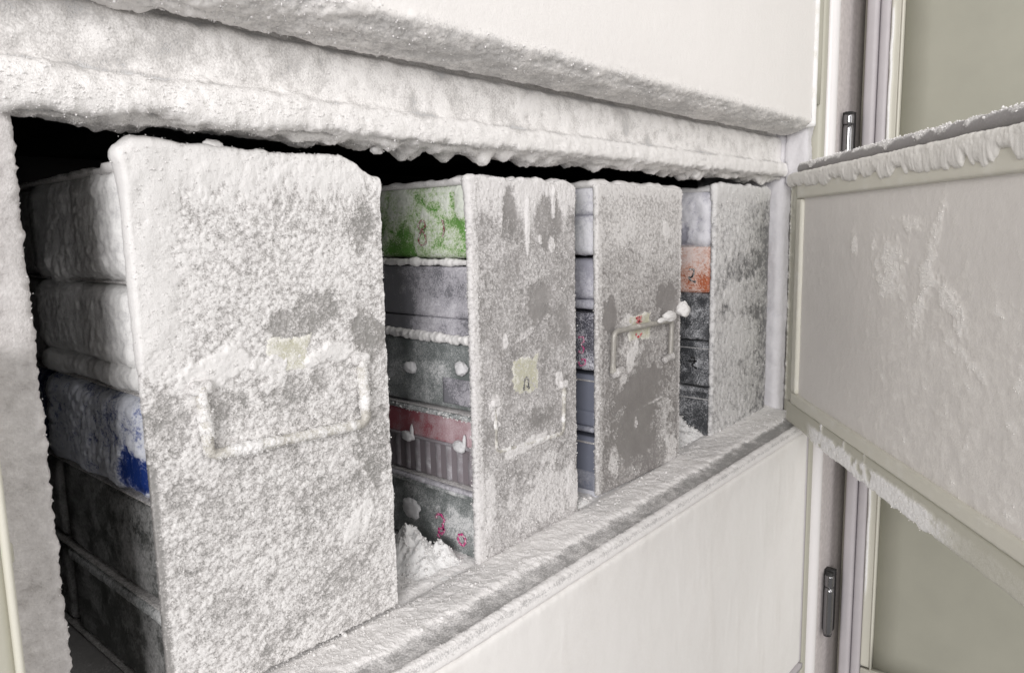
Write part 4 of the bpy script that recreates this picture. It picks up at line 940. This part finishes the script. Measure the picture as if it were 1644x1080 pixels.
# rack 3 boxes
cbox('cardboard_box', 'white frosted lidded box at the top of the third rack', 2, 0.2195, 0.2725, WB3, box_fn(0.0010, 0.004, 351, 0.85, 0.4, 0.0015), r=0.004, step=0.0014, lid=(0.2505, 0.0006, WB3), inset=0.0015)
cbox('cardboard_box', 'smooth lavender box with a lid seam near its base in the third rack', 2, 0.1715, 0.2145, WB3, box_fn(0.0004, 0.004, 353, 0.35, 0.3, 0.0), r=0.006, step=0.0014, lid=(0.1800, 0.001, WB3), inset=0.0025)
b = cbox('cardboard_box', 'dark rime-speckled box with pink writing in the third rack', 2, 0.1195, 0.1685, DK3, box_fn(0.0008, 0.003, 355, 0.36, 0.4), r=0.003, step=0.0014, inset=0.0015)
strokes('pen_mark', [[(-0.003, 0.013), (0.002, 0.014), (0.003, 0.010), (-0.001, 0.007), (0.003, 0.004), (0.001, -0.001), (-0.003, 0.001)], [(0.0, -0.006), (0.004, -0.005), (0.004, -0.010), (-0.002, -0.012), (-0.003, -0.008)]], sd(0.5148, 0.0160, 0.1345), 0.0009, INKP, b)
b = cbox('plastic_bin', 'blue-grey plastic box with ridged base in the third rack', 2, 0.0680, 0.1150, BG3, box_fn(0.0001, 0.004, 357, 0.05, 0.2), r=0.002, step=0.0016, inset=0.0045)
fbox('base_ridge', (RX[2][0] + 0.0025, 0.0045, 0.0700), (RX[2][1] - 0.005, 0.137, 0.0835), 0.002, 0.0015, BG3, b, box_fn(0.0001, 0.004, 359, 0.08, 0.2))
fbox('base_ridge', (RX[2][0] + 0.0010, 0.0045, 0.0650), (RX[2][1] - 0.005, 0.137, 0.0697), 0.002, 0.0012, BG3, b, box_fn(0.0004, 0.004, 361, 0.35, 0.3))
b = cbox('plastic_bin', 'blue-grey plastic box dusted with snow at the bottom of the third rack', 2, 0.0030, 0.0600, BG3, box_fn(0.0005, 0.004, 363, 0.15, 0.35, 0.0, lambda P, N: 0.8 * (1 - sstep(0.012, 0.028, P[:, 2] + 0.006 * fbm(P, 0.01, 2, 365)))), r=0.002, step=0.0014, inset=0.0045)
fbox('base_ridge', (RX[2][0] + 0.0030, 0.0045, 0.0120), (RX[2][1] - 0.005, 0.137, 0.0290), 0.002, 0.0012, BG3, b, box_fn(0.0006, 0.004, 367, 0.3, 0.4))

# rack 4 boxes
cbox('cardboard_box', 'white frost-furred box at the top of the farthest rack', 3, 0.2200, 0.2760, WB3, box_fn(0.0016, 0.006, 371, 0.85, 0.4, 0.002, lambda P, N: -0.8 * blob(P, 0.043, 0.234, 0.010, 0.012, ax=(1, 2), warp=0.9)), r=0.008, step=0.0018, inset=0.0010)
b = cbox('cardboard_box', 'orange frosted box in the farthest rack', 3, 0.1695, 0.2190, ORG, box_fn(0.0006, 0.004, 373, 0.42, 0.35, 0.0, lambda P, N: 0.25 * sstep(0.19, 0.205, P[:, 2]) - 0.3 * (1 - sstep(0.185, 0.195, P[:, 2])) * (1 - sstep(0.010, 0.022, P[:, 1]))), r=0.004, step=0.0018, inset=0.0015)
strokes('pen_mark', [[(-0.003, 0.008), (0.002, 0.009), (0.003, 0.004), (-0.003, -0.003), (0.005, -0.005)], [(-0.004, -0.001), (0.002, 0.001)]], sd(0.7264, 0.025, 0.1860), 0.0012, INKD, b)
cbox('cardboard_box', 'charcoal box mottled with ice under the orange box', 3, 0.1190, 0.1685, DK4, box_fn(0.0012, 0.004, 375, 0.36, 0.5, 0.001), r=0.004, step=0.0018, inset=0.0015)
b = cbox('cardboard_box', 'charcoal box with a black pen mark in the farthest rack', 3, 0.0690, 0.1175, DK4, box_fn(0.0006, 0.004, 377, 0.32, 0.35), r=0.003, step=0.0018, inset=0.0025)
strokes('pen_mark', [[(-0.003, 0.006), (0.001, 0.007), (0.002, 0.002), (-0.002, -0.002), (0.004, -0.005)], [(-0.006, 0.002), (0.004, 0.003)]], sd(0.7272, 0.022, 0.0930), 0.0012, BLACK, b)
b = cbox('plastic_bin', 'dark grey bin half buried in snow at the bottom of the farthest rack', 3, 0.0060, 0.0640, DK4, box_fn(0.0006, 0.004, 379, 0.45, 0.4), r=0.003, step=0.0018, inset=0.0035)
fbox('rim', (RX[3][0] + 0.0015, 0.0045, 0.0620), (RX[3][1] - 0.004, 0.138, 0.0670), 0.002, 0.0014, DK4, b, box_fn(0.0008, 0.004, 381, 0.6, 0.4))

# =================================================================== SNOW HEAPS ON THE SHELF
SNOW = frost_mat('loose_snow', (0.75, 0.75, 0.75), speck=0.15, thin=(0.8, 0.8, 0.8), cover=(0.87, 0.87, 0.865), grain=0.0012, bump=0.6)
def heap(label, x0, x1, y0, y1, peaks, seed, step=0.001, n=2500):
    o = thing('snow_heap', label, 'snow heap', ((x0 + x1) / 2, (y0 + y1) / 2, 0.0))
    xs = np.arange(x0, x1, step); ys = np.arange(y0, y1, step)
    X, Y = np.meshgrid(xs, ys, indexing='ij'); P = np.stack([X.ravel(), Y.ravel(), 0 * X.ravel()], 1)
    z = np.zeros(len(P))
    for (cx, cy, rx, ry, h) in peaks:
        d = ((P[:, 0] - cx) / rx) ** 2 + ((P[:, 1] - cy) / ry) ** 2
        z = np.maximum(z, h * np.exp(-d))
    gr = gran(P, seed, 0.006); b_ = fbm(P, 0.014, 4, seed + 1)
    z = z * (0.8 + 0.45 * b_ + 0.30 * gr) + 0.0008 * gr
    ed = np.minimum.reduce([P[:, 0] - x0, x1 - P[:, 0], P[:, 1] - y0, y1 - P[:, 1]])
    z = z * sstep(0, 0.008, ed) - 0.004 * (1 - sstep(0, 0.006, ed)) - 0.0012
    P[:, 2] = z + tilt(P[:, 0])
    nx, ny = X.shape; idx = np.arange(nx * ny).reshape(nx, ny)
    F = np.stack([idx[:-1, :-1], idx[1:, :-1], idx[1:, 1:], idx[:-1, 1:]], -1).reshape(-1, 4)
    # closed underneath
    P2 = P.copy(); P2[:, 2] = -0.006
    m = len(P)
    ring = np.concatenate([idx[:, 0], idx[-1, 1:], idx[-2::-1, -1], idx[0, -2:0:-1]])
    r2_ = np.roll(ring, -1)
    sidef = np.stack([ring, ring + m, r2_ + m, r2_], 1)
    g = make('snow', np.vstack([P, P2]), np.vstack([F, F[:, ::-1] + m, sidef]), SNOW, o, np.full(2 * m, 1.0))
    crystals(g, n, (0.0006, 0.0026), CRYS, o, 'loose_grains', where=lambda W, nn: W[:, 2] > 0.001 + tilt(W[:, 0]))
    return o
heap('heap of loose white snow between the leftmost rack and the bin with pink marks', 0.292, 0.366, -0.004, 0.11,
     [(0.338, 0.042, 0.015, 0.020, 0.027), (0.352, 0.026, 0.012, 0.012, 0.014), (0.318, 0.070, 0.02, 0.03, 0.018)], 401, 0.0009, 1200)
heap('snow drifted up against the dark bin between the third and farthest racks', 0.658, 0.728, -0.004, 0.10,
     [(0.715, 0.030, 0.022, 0.02, 0.020), (0.69, 0.05, 0.03, 0.03, 0.017)], 411, 0.0014, 1500)
heap('thin snow strip in the narrow gap before the third rack', 0.486, 0.5125, -0.002, 0.05, [(0.500, 0.01, 0.012, 0.015, 0.004)], 421, 0.0012, 300)
